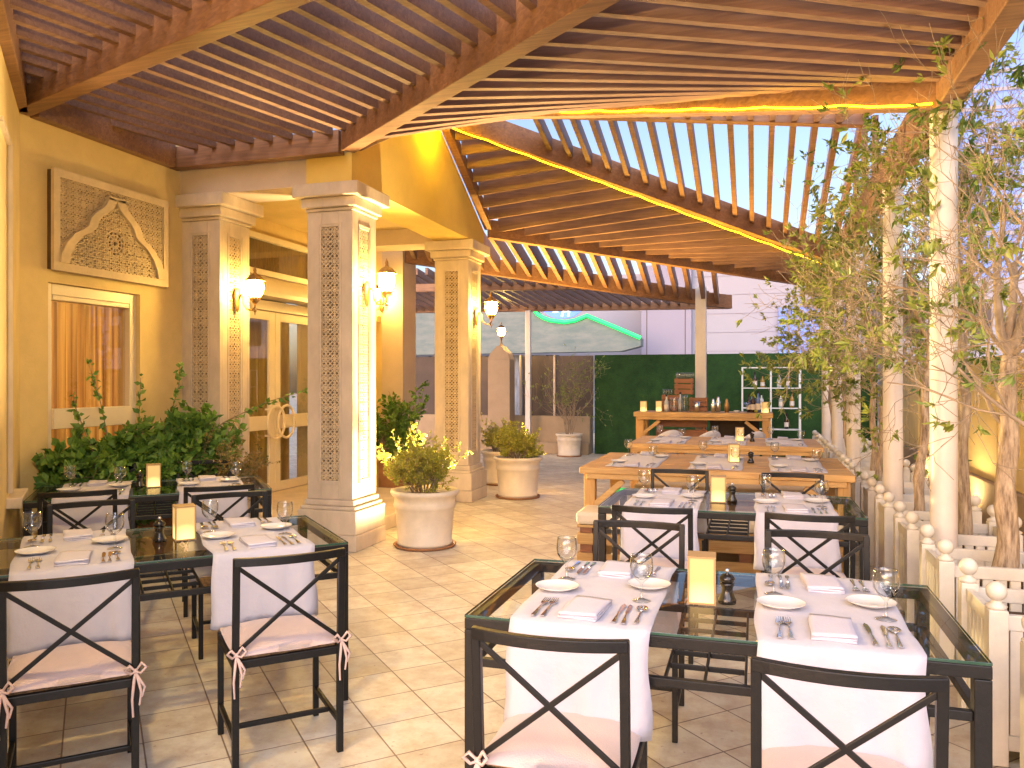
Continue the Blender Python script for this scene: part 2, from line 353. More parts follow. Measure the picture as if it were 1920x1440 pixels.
# window with curtain
wf = MB()
wf.box(-5.42,-5.34, 4.872,4.94, .422,2.298); wf.box(-5.42,-5.34, 5.76,5.838, .422,2.298)
wf.box(-5.42,-5.34, 4.94,5.76, 2.21,2.298); wf.box(-5.42,-5.34, 4.94,5.76, .422,.50); wf.box(-5.42,-5.32, 4.94,5.76, 1.14,1.30)
wf.box(-5.44,-5.338, 4.95,5.75, 2.17,2.208)
win = wf.build('window', M['frame'], bl, world=True, bevel=.005)
def childmesh(mb, name, m, par, **k):
    # child of a part that itself sits at the thing's origin
    base = par
    while base.parent is not None: base = base.parent
    mb.v = [tuple(Vector(v)-base.location) for v in mb.v]
    return mb.build(name, m, par, **k)
childmesh(MB().box(-5.395,-5.39, 4.94,5.76, .50,1.14).box(-5.395,-5.39, 4.94,5.76, 1.30,2.21), 'pane', M['pane'], win)
cu = MB()
N = 90
vs = []; 
for i in range(N+1):
    y = 4.72+1.3*i/N; x = -5.56+.03*math.sin(i*.9)+.015*math.sin(i*2.3+1)
    vs += [(x,y,.2),(x+.006*math.sin(i*1.3),y,2.5)]
cu.add(vs, [(2*i,2*i+2,2*i+3,2*i+1) for i in range(N)], True)
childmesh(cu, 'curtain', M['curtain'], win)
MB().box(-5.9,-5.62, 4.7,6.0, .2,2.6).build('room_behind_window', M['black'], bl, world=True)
# doors
df = MB()
X0, X1 = -5.75, -5.68
def dframe(y0, y1, z0, z1, t=.06, x0=X0, x1=X1):
    df.box(x0,x1, y0,y0+t, z0,z1); df.box(x0,x1, y1-t,y1, z0,z1); df.box(x0,x1, y0+t,y1-t, z1-t,z1); df.box(x0,x1, y0+t,y1-t, z0,z0+t)
dframe(7.552, 9.498, 2.80, 3.298, .07)
df.box(X0,X1, 7.552,7.60, .152,2.80); df.box(X0,X1, 9.45,9.498, .152,2.80)
df.box(X0,-5.66, 7.60,9.45, 2.38,2.50)
dfo = df.build('door_frame', M['frame'], bl, world=True, bevel=.004)
childmesh(MB().box(-5.735,-5.73, 7.62,9.43, 2.87,3.228), 'transom_pane', M['pane'], dfo)
childmesh(MB().box(-5.80,-5.79, 7.6,9.45, 2.85,3.26), 'transom_blind', mat('brown_blind', (.22,.13,.035), .8, scale=6, var=.5, stretch=(1,6,1)), dfo)
sh = MB(); pr = []
for k in range(9):
    a = math.pi/2*k/8; pr.append((-5.66+.22*math.cos(a)*1.0, 2.52+.26*math.sin(a)))
pts = [(-5.745,7.6,2.52)] + [(x,7.6,z) for x, z in pr] + [(-5.745,7.6,2.78)]
sh.poly(pts, 1.85, (0,1,0)); sh.build('shutter_box', M['frame'], bl, world=True)
for (a, b) in ((7.603,8.52),(8.53,9.447)):
    df = MB(); dframe(a, b, .16, 2.375, .11, -5.73, -5.69); df.box(-5.73,-5.69, a+.11,b-.11, .93,1.10)
    d = df.build('door', M['frame'], bl, world=True, bevel=.004)
    childmesh(MB().box(-5.715,-5.71, a+.11,b-.11, .27,.93).box(-5.715,-5.71, a+.11,b-.11, 1.10,2.265), 'pane', M['pane'], d)
    yc = 8.525 + (-.2 if a < 8 else .2)*.55
    ring = [(-5.60, yc+.20*math.cos(t)*(.9), 1.02+.20*math.sin(t)) for t in [2*math.pi*k/24 for k in range(25)]]
    childmesh(MB().tube(ring, .016, 8, cap=False).bar((-5.69,yc-.1,1.18),(-5.60,yc-.1,1.18),.02,.02).bar((-5.69,yc-.1,.86),(-5.60,yc-.1,.86),.02,.02), 'door_handle', M['frame'], d)
cu = MB(); vs = []
for i in range(N+1):
    t = i/N; y = 7.5+2.05*t; x = -6.18+.05*math.sin(i*.8)
    vs += [(x,y,.15),(x,y,2.4)]
cu.add(vs, [(2*i,2*i+2,2*i+3,2*i+1) for i in range(N)], True)
cu.build('door_curtain', mat('beige_door_curtain', (.62,.44,.16), .9, scale=5, var=.35, stretch=(3,3,.3)), bl, world=True)
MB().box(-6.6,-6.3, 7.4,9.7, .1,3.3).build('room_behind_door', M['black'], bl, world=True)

# --- carved stone lattice ---
def lattice(mb, o, u, v, n, w_, h_, cell, bw, th, inside=None):
    o = Vector(o); u = Vector(u); v = Vector(v); n = Vector(n)
    nx = max(1, round(w_/cell)); ny = max(1, round(h_/cell)); cx = w_/nx; cyy = h_/ny
    segs = set()
    for i in range(nx):
        for j in range(ny):
            x0, y0 = i*cx, j*cyy; c = (x0+cx/2, y0+cyy/2)
            P = [(x0,y0),(x0+cx,y0),(x0+cx,y0+cyy),(x0,y0+cyy)]; E = [(x0+cx/2,y0),(x0+cx,y0+cyy/2),(x0+cx/2,y0+cyy),(x0,y0+cyy/2)]
            for a in P+E: segs.add((a, c))
            for k in range(4): segs.add((E[k], E[(k+1) % 4]))
    for a, b in segs:
        m = ((a[0]+b[0])/2, (a[1]+b[1])/2)
        if inside and not inside(*m): continue
        A = o+u*a[0]+v*a[1]; B = o+u*b[0]+v*b[1]; d = (B-A).normalized(); s_ = d.cross(n).normalized()*(bw/2)
        vs = [A-s_, A+s_, B+s_, B-s_]; vt = [p+n*th for p in vs]
        mb.add(vs+vt, [(4,5,6,7),(0,1,5,4),(2,3,7,6),(1,2,6,5),(3,0,4,7)])
# carved panel above the window: Y 4.85..6.09, z 2.40..3.18
def ogee(t):  # half outline of the arch, t 0 (base) .. 1 (apex): returns (half width, height)
    pts = [(.575,.0),(.565,.07),(.52,.16),(.44,.25),(.35,.30),(.30,.34),(.28,.40),(.24,.45),(.17,.50),(.115,.55),(.09,.60),(.09,.62)]
    k = t*(len(pts)-1); i = min(int(k), len(pts)-2); f_ = k-i
    return (pts[i][0]*(1-f_)+pts[i+1][0]*f_, pts[i][1]*(1-f_)+pts[i+1][1]*f_)
def archw(h, grow=0.0):
    if h < 0 or h > .62+grow*.6: return -1
    lo, hi = 0., 1.
    for _ in range(18):
        m_ = (lo+hi)/2
        if ogee(m_)[1] < h: lo = m_
        else: hi = m_
    return ogee(lo)[0]+grow
pn = MB()
px = -5.25; y0, y1, z0, z1 = 4.86, 6.10, 2.40, 3.18
pn.box(-5.299,px, y0,y1, z0,z1)
panel = pn.build('carved_panel', M['lattice_shade'], bl, world=True)
fr = MB(); X = px+.03
fr.box(px-.0005,X, y0-.01,y1+.01, z1-.055,z1+.01); fr.box(px-.0005,X, y0-.01,y1+.01, z0-.01,z0+.055)
fr.box(px-.0005,X, y0-.01,y0+.05, z0+.055,z1-.055); fr.box(px-.0005,X, y1-.05,y1+.01, z0+.055,z1-.055)
yc, zb = 5.48, z0+.055
def arch_strip(inner, outer, x0, x1, mb):
    # closed band following the ogee arch on both sides
    for sgn in (-1, 1):
        a = []; 
        for k in range(45):
            wv, hv = ogee(k/44); a.append((wv, hv))
        for k in range(44):
            (w1,h1),(w2,h2) = a[k], a[k+1]
            q = [(w1-inner, h1*.98),(w1+outer, h1+outer*.3),(w2+outer, h2+outer*.3),(w2-inner, h2*.98)]
            vs = [(x0, yc+sgn*max(0,c), zb+d_) for c, d_ in q] + [(x1, yc+sgn*max(0,c), zb+d_) for c, d_ in q]
            mb.add(vs, [(4,5,6,7),(0,1,5,4),(1,2,6,5),(2,3,7,6),(3,0,4,7)])
arch_strip(.085, .0, px-.0005, X+.012, fr)
fr.poly([(px-.0005,yc-.09,zb+.60),(px-.0005,yc+.09,zb+.60),(px-.0005,yc+.085,zb+.63),(px-.0005,yc-.085,zb+.63)], .0425, (1,0,0))
childmesh(fr, 'panel_frame', M['lattice'], panel)
lt = MB()
lattice(lt, (px,y0+.05,zb), (0,1,0), (0,0,1), (1,0,0), 1.14, z1-z0-.11, .066, .0065, .018,
        lambda a, b: not (abs(a+y0+.05-yc) < archw(b)))
lattice(lt, (px,y0+.05,zb), (0,1,0), (0,0,1), (1,0,0), 1.14, z1-z0-.11, .088, .011, .020,
        lambda a, b: abs(a+y0+.05-yc) < archw(b)-.07 and math.hypot(a+y0+.05-yc, b-.24) > .10)
for rr in (.04,.075,.105):
    ring = [(px+.012, yc+rr*math.cos(t), zb+.24+rr*math.sin(t)) for t in [2*math.pi*k/20 for k in range(21)]]
    lt.tube(ring, .006, 4, cap=False, smooth=False)
for k in range(12):
    a = 2*math.pi*k/12; lt.bar((px+.01,yc+.02*math.cos(a),zb+.24+.02*math.sin(a)),(px+.01,yc+.11*math.cos(a+.2),zb+.24+.11*math.sin(a+.2)),.007,.018,(1,0,0))
childmesh(lt, 'lattice', M['lattice'], panel)

# --- stone columns ---
def column(loc, label, side_x=(-1,1), half=.23):
    t = thing('stone_column', label, 'column', loc, 0, 'stone columns of the porch')
    b = MB(); B = half+.07
    b.box(-B,B,-B,B,0.002,.145); b.box(-B+.006,B-.006,-B+.006,B-.006,.147,.36); b.box(-B+.025,B-.025,-B+.025,B-.025,.362,.395); b.box(-half-.02,half+.02,-half-.02,half+.02,.397,.45)
    b.build('base', M['stone'], t, bevel=.008)
    s = MB(); c = half-.03; s.box(-c,c,-c,c,.45,3.06)
    core = s.build('shaft', M['stone'], t)
    za, zb_ = .62, 2.92; e = .088
    fr = MB()
    for sg in (-1, 1):
        y0, y1 = sorted((sg*(c+.0005), sg*half))
        fr.box(-half,-e,y0,y1,.452,3.058); fr.box(e,half,y0,y1,.452,3.058); fr.box(-e,e,y0,y1,.452,za); fr.box(-e,e,y0,y1,zb_,3.058)
        fr.box(y0,y1,-c,-e,.452,3.058); fr.box(y0,y1,e,c,.452,3.058); fr.box(y0,y1,-e,e,.452,za); fr.box(y0,y1,-e,e,zb_,3.058)
    fr.build('panel_surround', M['stone'], core, bevel=.004)
    mo = MB(); q = e+.03
    for (o, u, n) in (((0,-half,0),(1,0,0),(0,-1,0)), ((half,0,0),(0,1,0),(1,0,0))):
        o = Vector(o); u = Vector(u); n = Vector(n)
        for (a, b_) in ((-q,-q+.012),(q-.012,q)):
            P = o+u*((a+b_)/2); mo.bar(P+Vector((0,0,za-.03)), P+Vector((0,0,zb_+.03)), .012, .012, n)
        for z in (za-.03, zb_+.03): mo.bar(o+u*(-q)+Vector((0,0,z)), o+u*q+Vector((0,0,z)), .012, .012, n)
    mo.build('panel_moulding', M['stone'], core)
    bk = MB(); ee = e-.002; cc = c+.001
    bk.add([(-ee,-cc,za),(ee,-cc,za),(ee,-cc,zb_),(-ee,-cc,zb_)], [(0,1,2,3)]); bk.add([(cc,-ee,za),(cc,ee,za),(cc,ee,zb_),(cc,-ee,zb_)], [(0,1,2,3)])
    bk.build('panel_recess', M['lattice_shade'], core)
    l = MB()
    lattice(l, (-e,-c-.002,za), (1,0,0), (0,0,1), (0,-1,0), 2*e, zb_-za, .088, .009, .02)
    lattice(l, (c+.002,-e,za), (0,1,0), (0,0,1), (1,0,0), 2*e, zb_-za, .088, .009, .02)
    l.build('lattice', M['lattice'], core)
    k = MB(); k.box(-half-.015,half+.015,-half-.015,half+.015,3.06,3.09); k.box(-half-.045,half+.045,-half-.045,half+.045,3.092,3.18); k.box(-half-.10,half+.10,-half-.10,half+.10,3.182,3.30)
    k.build('capital', M['stone'], t, bevel=.01)
    return t
c1 = column((-3.69,6.61,0), 'stone column with carved lattice strips, behind the white pot closest to tables')
c1['label'] = 'cream stone column with carved lattice strips, before the glazed doors'
c2 = dup(c1, (-3.70,9.64,0), 0, 'cream stone column under the gable end, beside the porch step')
c0 = dup(c1, (-5.10,6.62,0), 0, 'half hidden stone column between the curtained window and the doors')

# --- lanterns ---
def lantern_parts(t, wall=True):
    """lantern with its glass centre at (.22,0,.10) from the wall plate"""
    cx = .22 if wall else 0
    if wall:
        p = MB(); p.lathe([(.001,-.13),(.028,-.10),(.04,-.05),(.035,0),(.045,.05),(.03,.10),(.001,.12)], (.02,0,0), 10, scale=(.5,1)); p.build('wall_plate', M['brass'], t)
        pts = [(.03,0,-.02),(.06,0,.05),(.085,0,.02),(.09,0,-.05),(.13,0,-.10),(.19,0,-.11),(.22,0,-.08),(.22,0,-.02)]
        a = MB().tube(pts, .009, 6); a.ball((.22,0,-.115), .016); a.tube([(.22,0,-.16),(.22,0,-.10)], [.003,.01], 6); a.build('arm', M['brass'], t)
    else:
        MB().lathe([(.05,-.20),(.03,-.17),(.018,-.12),(.02,-.05),(.04,-.01)], (0,0,0), 12).build('stand', M['brass'], t)
    b = MB().lathe([(.012,-.05),(.03,-.03),(.05,-.01),(.052,.01),(.04,.02)], (cx,0,0), 14); b.build('cup', M['brass'], t)
    g = MB().lathe([(.040,.02),(.068,.05),(.082,.10),(.080,.14),(.066,.175)], (cx,0,0), 18); g.build('glass_globe', M['globe'], t)
    c = MB()
    for k in range(8):
        a = 2*math.pi*k/8
        c.tube([(cx+r*math.cos(a), r*math.sin(a), z) for r, z in ((.047,.015),(.073,.05),(.087,.10),(.085,.14),(.071,.18))], .0045, 4)
    c.build('cage', M['brass'], t)
    h = MB().lathe([(.096,.175),(.090,.187),(.072,.205),(.05,.228),(.02,.24),(.012,.26),(.016,.275),(.008,.30),(.001,.32)], (cx,0,0), 16); h.build('cap', M['brass'], t)
L0 = thing('wall_lantern', 'lit brass lantern on the column right beside the transom window', 'lantern', (-3.455,6.61,2.33), 0, 'lit brass lanterns')
lantern_parts(L0)
L0['label'] = 'lit brass lantern on the column before the glazed doors'
dup(L0, (-3.465,9.64,2.36), 0, 'lit brass lantern on the column under the gable end')
dup(L0, (-4.865,6.62,2.32), 0, 'lit brass lantern beside the brown transom window')
dup(L0, (-5.05,10.17,2.62), R(-90), 'small lit lantern on the porch end wall above the climber')
# lantern added out of view on the diagonal wall to light tables and facade
LD = dup(L0, (-2.06,1.38,2.90), R(45), 'added brass lantern out of view on the diagonal wall past the window sill')
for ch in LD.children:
    if ch.name.startswith('glass_globe'): ch.data = ch.data.copy(); ch.data.materials[0] = emit('added_lantern_bulb', (1, .68, .25), 430)  # globe far brighter than the other lanterns, as warm fill

# ------------------------------------------------------------------ pergola
pg = thing('pergola', 'brown slatted timber pergola on white posts over the whole terrace', 'pergola', (1.04, 5.0, 0))
A = (-3.42, 8.22, 4.42)
def beam(P, Q, wd=.11, h=.28): 
    m = MB(); m.bar(P, Q, wd, h, lift=1); return m.build('beam', M['beam'], pg, world=True, bevel=.006)
B2P, B2Q = Vector((-3.42,6.22,3.53)), Vector((-3.42+.789*6.6, 6.22-.614*6.6, 3.53))
B1P, B1Q = Vector((-5.28,4.62,3.53)), Vector((-5.28+.951*6.4, 4.62-.309*6.4, 3.53))
beam(B2P, B2Q, .13, .30); beam(B1P, B1Q, .13, .30)
B0P, B0Q = Vector((-5.24,4.58,3.53)), Vector((-2.9,2.24,3.53))
beam(B0P, B0Q, .10, .26)
beam((-5.25,4.70,3.53), (-5.25,6.19,3.53), .09, .21); beam((-5.295,6.255,3.53), (-3.5,6.255,3.53), .11, .20)
E0, E1 = Vector((1.04,-.6,3.07)), Vector((1.04,13.2,3.07))
beam(E0, E1, .12, .28)
P1 = Vector((1.04,5.0,3.07)); P3 = Vector((1.04,11.5,3.09))
A3 = Vector((-3.36,8.17,4.42)); beam(A3, P1+Vector((-.02,.06,.0)), .11, .30)
beam((-3.36,8.27,4.40), P3+Vector((-.02,-.05,0)), .11, .28)
beam((-3.38,8.22,4.50), (1.0,8.30,3.97), .11, .16)
beam((-3.395,9.97,3.42), (1.0,12.95,2.93), .11, .24)
# rake boards on the gable wall
beam((-3.385,6.32,3.56), (-3.385,8.14,4.45), .10, .16); beam((-3.385,8.30,4.45), (-3.385,9.93,3.52), .10, .16)
beam((-4.73,10.25,3.19), (-.75,13.14,2.73), .11, .24); beam((-.75,13.14,2.73), (-.40,13.39,2.70), .11, .22)
beam((-7.4,16.0,3.02), (-.5,16.0,2.93), .10, .16); beam((-6.4,13.0,3.12), (-2.6,13.0,3.05), .10, .14)
def line_at_x(P, Q, x):
    P = Vector(P); Q = Vector(Q); t_ = (x-P.x)/(Q.x-P.x); return P+(Q-P)*t_
def line_at_y(P, Q, y):
    P = Vector(P); Q = Vector(Q); t_ = (y-P.y)/(Q.y-P.y); return P+(Q-P)*t_
SW, SH = .055, .15
def slats(segs, sw=SW, sh=SH):
    m = MB()
    for a, b in segs: m.bar(a, b, sw, sh, lift=1)
    return m.build('slat_panel', M['slat'], pg, world=True)
# A: flat bay between beam 1 and beam 2
d = Vector((.27,.963,0)); seg = []
def hit(P, Q, o, dr):
    # xy intersection of o+s*dr with line PQ
    a = Vector((Q.x-P.x, Q.y-P.y)); det = -dr.x*a.y+dr.y*a.x
    rx, ry = P.x-o.x, P.y-o.y
    s_ = (-rx*a.y+ry*a.x)/det; return s_
for k in range(0, 20):
    E = Vector((-3.376+.166*k, 6.15-.129*k, 3.68)); s_ = hit(B1P, B1Q, E, d); S_ = E+d*(s_+.05)
    seg.append((S_, E-d*.02))
for j in range(1, 10):
    E = Vector((-3.376-.202*j, 6.20, 3.60)); E.z = 3.68; s_ = hit(B1P, B1Q, E, d)
    if E.x+d.x*s_ < -5.22: s_ = (-5.22-E.x)/d.x
    if s_ < -.15: seg.append((E+d*(s_+.02), E))
slats(seg)
# A2: bay between the diagonal ledger and beam 1
seg = []; d2 = Vector((.30,.954,0))
for k in range(0, 18):
    E = Vector((-5.05+.19*k, 4.62-.309/.951*(.23+.19*k)-.06, 3.68)); s_ = hit(B0P, B0Q, E, d2)
    S_ = E+d2*(s_+.02)
    if S_.x > -2.9: S_ = E-d2*3.0
    if s_ < -.05 or S_.x > -2.9: seg.append((S_, E))
slats(seg)
# B: bay between beam 2 and the eave beam / hip
seg = []
hipP, hipQ = A3, P1
for k in range(0, 21):
    y = 6.02-.155*k
    S_ = line_at_y(B2P, B2Q, y); S_.z = 3.67; S_.x += .05
    if y > 5.08:
        E = line_at_y(hipP, hipQ, y); E.x -= .04; tt = (E.x+3.4)/4.44; E.z += .16*tt-.02*(1-tt)
        E.z = min(E.z, 3.80)
    else: E = Vector((.985, y, 3.20))
    if E.x > S_.x+.1: seg.append((S_, E))
slats(seg)
# B': small triangle between the gable rake and hip
seg = []
for k in range(0, 12):
    y = 6.17+.155*k; a = line_at_y((-3.385,6.32,3.56),(-3.385,8.14,4.45), max(6.32,y)); a.y = y; b = line_at_y(hipP, hipQ, y); a.z += .09; b.z += .13; a.x += .05; b.x -= .04
    if b.x > a.x+.05: seg.append((a, b))
slats(seg)
# C and C': bays either side of the ridge, slats running in depth
seg = []; seg2 = []
for k in range(-1, 15):
    x = -2.09+.204*k if k >= 0 else -2.30
    r_ = line_at_x((-3.38,8.22,4.50),(1.0,8.30,3.97), x); e = line_at_x((-3.36,8.27,4.40), P3+Vector((-.02,-.05,0)), x)
    seg.append((r_+Vector((.06*(x-.1)*-.0,.05,.02)), e+Vector((0,-.05,.13))))
    h_ = line_at_x(hipP, hipQ, x); seg2.append((r_+Vector((0,-.05,.02)), h_+Vector((0,.05,.15))))
slats(seg); slats(seg2)
# D: bay lit by the rope light, slats running across from the gable
seg = []
B6P, B6Q = Vector((-3.395,9.97,3.42)), Vector((1.0,12.95,2.93))
for k in range(0, 23):
    y = 8.42+.2*k
    a = line_at_y((-3.385,8.30,4.45),(-3.385,9.93,3.52), y) if y < 9.93 else line_at_y(B6P, B6Q, y)
    b = line_at_y((-3.36,8.27,4.40), P3+Vector((-.02,-.05,0)), y) if y < 11.4 else Vector((.98,y,3.15))
    a.x += .05; b.x -= .05; a.z += .05 if y < 9.93 else .09; b.z += .06
    if b.x > a.x+.05: seg.append((a, b))
slats(seg, .045, .18)
# G, H: lower bays behind
seg = []
B8P, B8Q = Vector((-4.73,10.25,3.19)), Vector((-.75,13.14,2.73))
for k in range(0, 27):
    x = -4.6+.2*k
    if x > -3.3: a = line_at_x(B6P, B6Q, x)
    else: a = Vector((x,10.0,3.42))
    if x < -.42: b = line_at_x(B8P, B8Q, x)
    else: b = a+Vector((0,1.3,-.18))
    if x > -.42: continue
    seg.append((a+Vector((0,.06,.02)), b+Vector((0,-.05,.05))))
slats(seg, .06, .22)
seg = []
for k in range(0, 36):
    x = -7.3+.195*k
    if x < -4.6: a = Vector((x,12.9,3.40))
    else: a = line_at_x(B8P, B8Q, x)+Vector((0,.08,.12))
    b = Vector((x,16.0,2.98+.06))
    seg.append((a, b))
slats(seg, .05, .12)
def post(x, y, z1, r=.075, z0=0):
    m = MB(); m.lathe([(r,z0),(r,z1)], (x,y,0), 20); m.lathe([(.0,z1-.01),(r*1.05,z1-.01),(r*1.05,z1-.04),(r,z1-.04)], (x,y,0), 20)
    m.lathe([(r*1.5,.0),(r*1.5,.02),(r*1.05,.025)], (x,y,0), 20)
    return m.build('post', M['post'], pg, world=True)
for y in (.4, 2.45, 5.13, 6.92, 9.58, 11.40, 13.1): post(1.04, y, 3.07, .073)
def sqpost(x, y, z1, a=.08):
    MB().box(x-a,x+a,y-a,y+a,0.001,z1).build('post', M['post'], pg, world=True, bevel=.008)
sqpost(-.84, 13.0, 3.02, .085); sqpost(-4.55, 15.95, 3.0, .055)
# king posts at the gable end over the eave
for (y, z) in ((8.30,3.97),):
    for (yy, zz) in ((8.30,4.0),(7.6,3.85),(9.0,3.85)):
        MB().bar((1.0,yy,3.35),(1.0,yy,zz),.05,.07,(0,1,0)).build('strut', M['beam'], pg, world=True)
    MB().bar((1.0,8.25,4.12),(1.0,5.12,3.36),.05,.14).build('rafter', M['beam'], pg, world=True)
    MB().bar((1.0,8.35,4.12),(1.0,11.4,3.36),.05,.14).build('rafter', M['beam'], pg, world=True)

# rope lights
def rope(P, Q, n, label, sag=.012):
    P = Vector(P); Q = Vector(Q); pts = []
    for i in range(n*6+1):
        t_ = i/(n*6); p_ = P.lerp(Q, t_); p_.z -= sag*abs(math.sin(t_*n*math.pi))+rnd.uniform(0,.002); pts.append(p_)
    o = MB().tube(pts, .006, 6); return o.build('rope_light', M['rope'], loc=P, world=True)
s_ = A3+Vector((.02,-.075,.03)); e_ = P1+Vector((-.09,-.02,.02))
r1 = rope(s_+Vector((.25,-.16,-.06)), e_, 9, ''); tag(r1, 'glowing yellow rope light along the hip beam to the round post', 'rope light', 'yellow rope lights')
r2 = rope(Vector((-3.30,8.22,4.375)), P3+Vector((-.08,-.06,-.025)), 11, ''); tag(r2, 'glowing yellow rope light running down the beam past the sky slats', 'rope light', 'yellow rope lights')
cl = [Vector((-3.27+.035*math.cos(t*1.0), 8.02+.10*math.sin(t)-.02*t*.1, 4.36+.045*math.cos(t)+.02*math.sin(t*2.1))) for t in [k*.35 for k in range(60)]]
r3 = MB().tube(cl, .007, 5).build('rope_light', M['rope_coil'], loc=cl[0], world=True); tag(r3, 'coiled loop of yellow rope light at the gable peak', 'rope light', 'yellow rope lights')

# ------------------------------------------------------------------ vegetation helpers
def rvec(r): return Vector((r.uniform(-1,1), r.uniform(-1,1), r.uniform(-1,1)))
def grow(mb, tips, p, d, ln, rad, depth, r, kink=.35, up=.1, split=(2,3), shrink=.72, nseg=4, n=5, minr=.0012, rshrink=.62):
    pts = [p.copy()]; rr = [rad]; d = d.normalized()
    for i in range(nseg):
        d = (d + rvec(r)*kink + Vector((0,0,up))).normalized(); p = p + d*(ln/nseg); pts.append(p.copy()); rr.append(max(minr, rad*(1-(i+1)/nseg*.4)))
        if depth <= 1: tips.append((p.copy(), d.copy()))
    mb.tube(pts, rr, n if depth > 1 else 3, cap=False)
    if depth > 0:
        for k in range(r.randint(*split)):
            j = r.randint(max(1, nseg//2), nseg); q = pts[j]
            nd = (d + rvec(r)*.95).normalized()
            grow(mb, tips, q.copy(), nd, ln*shrink*r.uniform(.75,1.2), max(minr, rr[j]*rshrink), depth-1, r, kink, up, split, shrink, nseg, n, minr, rshrink)
def leaf(mb, p, d, L, wd, r, droop=.3):
    d = (d + rvec(r)*.8 - Vector((0,0,droop))).normalized(); s_ = d.cross(rvec(r)); 
    if s_.length < .01: return
    s_.normalize(); nrm = s_.cross(d)
    m_ = p + d*L*.5 + nrm*L*.08
    mb.add([p, m_+s_*wd*.5, p+d*L - nrm*L*.1, m_-s_*wd*.5], [(0,1,2),(0,2,3)])
def leaves(tips, n, L, wd, r, spread=.02, rosette=1):
    mb = MB()
    for i in range(n):
        p, d_ = tips[r.randrange(len(tips))]
        for k in range(rosette): leaf(mb, p+rvec(r)*spread, d_, L*r.uniform(.6,1.25), wd*r.uniform(.7,1.2), r)
    return mb

# ------------------------------------------------------------------ planters and trees on the right
PY = [2.66+.89*i for i in range(13)]
def planter(i, y):
    t = thing('wooden_planter', 'x', 'planter', (.88, y, 0), 0, 'white picket planters along the terrace edge')
    Wd, D = .62, .51; a = .035
    for (x, yy) in ((0,0),(Wd-2*a,0),(0,D-2*a),(Wd-2*a,D-2*a)):
        b = MB().box(x,x+2*a,yy,yy+2*a,0.002,.615).build('corner_post', M['planter'], t, bevel=.004)
        kb = MB(); c_ = (x+a, yy+a, 0); kb.lathe([(.032,.616),(.040,.628),(.02,.640),(.016,.65)], c_, 14); kb.ball((x+a,yy+a,.685), .039)
        kb.build('ball_finial', M['planter'], b)
    s = MB()
    for (x0, x1, y0, y1) in ((.018,.048,2*a,D-2*a),(Wd-.048,Wd-.018,2*a,D-2*a)):
        s.box(x0,x1,y0,y1,.535,.595); s.box(x0,x1,y0,y1,.06,.12)
        k = 6; st = (y1-y0)/k
        for j in range(k): s.box(x0+.004,x1-.004,y0+j*st+.012,y0+(j+1)*st-.006,.121,.534)
    for (y0, y1) in ((.018,.048),(D-.048,D-.018)):
        s.box(2*a,Wd-2*a,y0,y1,.535,.595); s.box(2*a,Wd-2*a,y0,y1,.06,.12)
        k = 8; st = (Wd-4*a)/k
        for j in range(k): s.box(2*a+j*st+.01,2*a+(j+1)*st-.004,y0+.004,y1-.004,.121,.534)
    s.build('picket_panel', M['planter'], t, bevel=.003)
    MB().box(.05,Wd-.05,.05,D-.05,.08,.50).build('soil', M['soil'], t)
    return t
words = ['first','second','third','fourth','fifth','sixth','seventh','eighth','ninth','tenth','eleventh','twelfth','thirteenth']
pl0 = planter(0, PY[0])
for i, y in enumerate(PY):
    lab = '%s white picket planter with ball finials, counting away along the yellow parapet' % words[i]
    if i == 0: pl0['label'] = lab
    else: dup(pl0, (.88,y,0), 0, lab)
def tree(i, x, y, h0, lean, rad, nleaf, seed, label, fork=False, depth=5, spread=.55, dens=3):
    r = random.Random(seed)
    t = thing('planter_tree', label, 'tree', (x,y,.50), 0, 'twiggy trees in the white planters')
    tr = MB(); p0 = Vector((0,0,-.02)); top = Vector((lean[0],lean[1],h0))
    pts = []; 
    for k in range(13):
        q = p0.lerp(top, k/12); q += Vector((math.sin(k*1.1+seed)*.012, math.cos(k*.9+seed)*.012, 0)); pts.append(q)
    tr.tube(pts, [rad*(1.25 if k == 0 else 1)*(1-.30*k/12)*(1+.08*math.sin(k*2.1+seed)) for k in range(13)], 12)
    tr.build('trunk', M['bark'], t)
    br = MB(); tips = []
    for k in range(dens+3):
        a = 2*math.pi*k/(dens+3)+r.uniform(-.4,.4); j = r.choice([8,9,10,11,12,12])
        dd = Vector((math.cos(a)*spread*1.3, math.sin(a)*spread*1.3, r.uniform(.3,1.0)))
        grow(br, tips, pts[j].copy(), dd, .50*r.uniform(.8,1.2), rad*.24, depth, r, .30, .03, (2,3), .80, 4, 5, .0016, .60)
    for k in range(3):
        grow(br, tips, pts[12].copy(), Vector((r.uniform(-.4,.4), r.uniform(-.4,.4), 1)), .55, rad*.5, depth, r, .22, .10, (2,3), .80, 4, 5, .0016, .60)
    br.build('branches', M['twig'], t)
    leaves(tips, int(nleaf*(.62 if depth > 4 else 1)), .062, .024, r, .012, 6).build('crown', M['leaf'], t)
    return t
tl = ['slim planter tree with dense dry twigs, thick flaky trunk beside the nearest round post',
      'thick flaky barked tree in the third planter, twigs over the parapet',
      'dark straight trunked tree just behind the first round post',
      'pale leaning tree with peeling bark between two round posts',
      'slender pale tree in the sixth planter', 'leafy slender tree in the seventh planter',
      'thin whitish tree in the eighth planter', 'twiggy small tree in the ninth planter',
      'yellow green tree in the tenth planter before the bottle shelf', 'leafy tree in the eleventh planter by the grass wall']
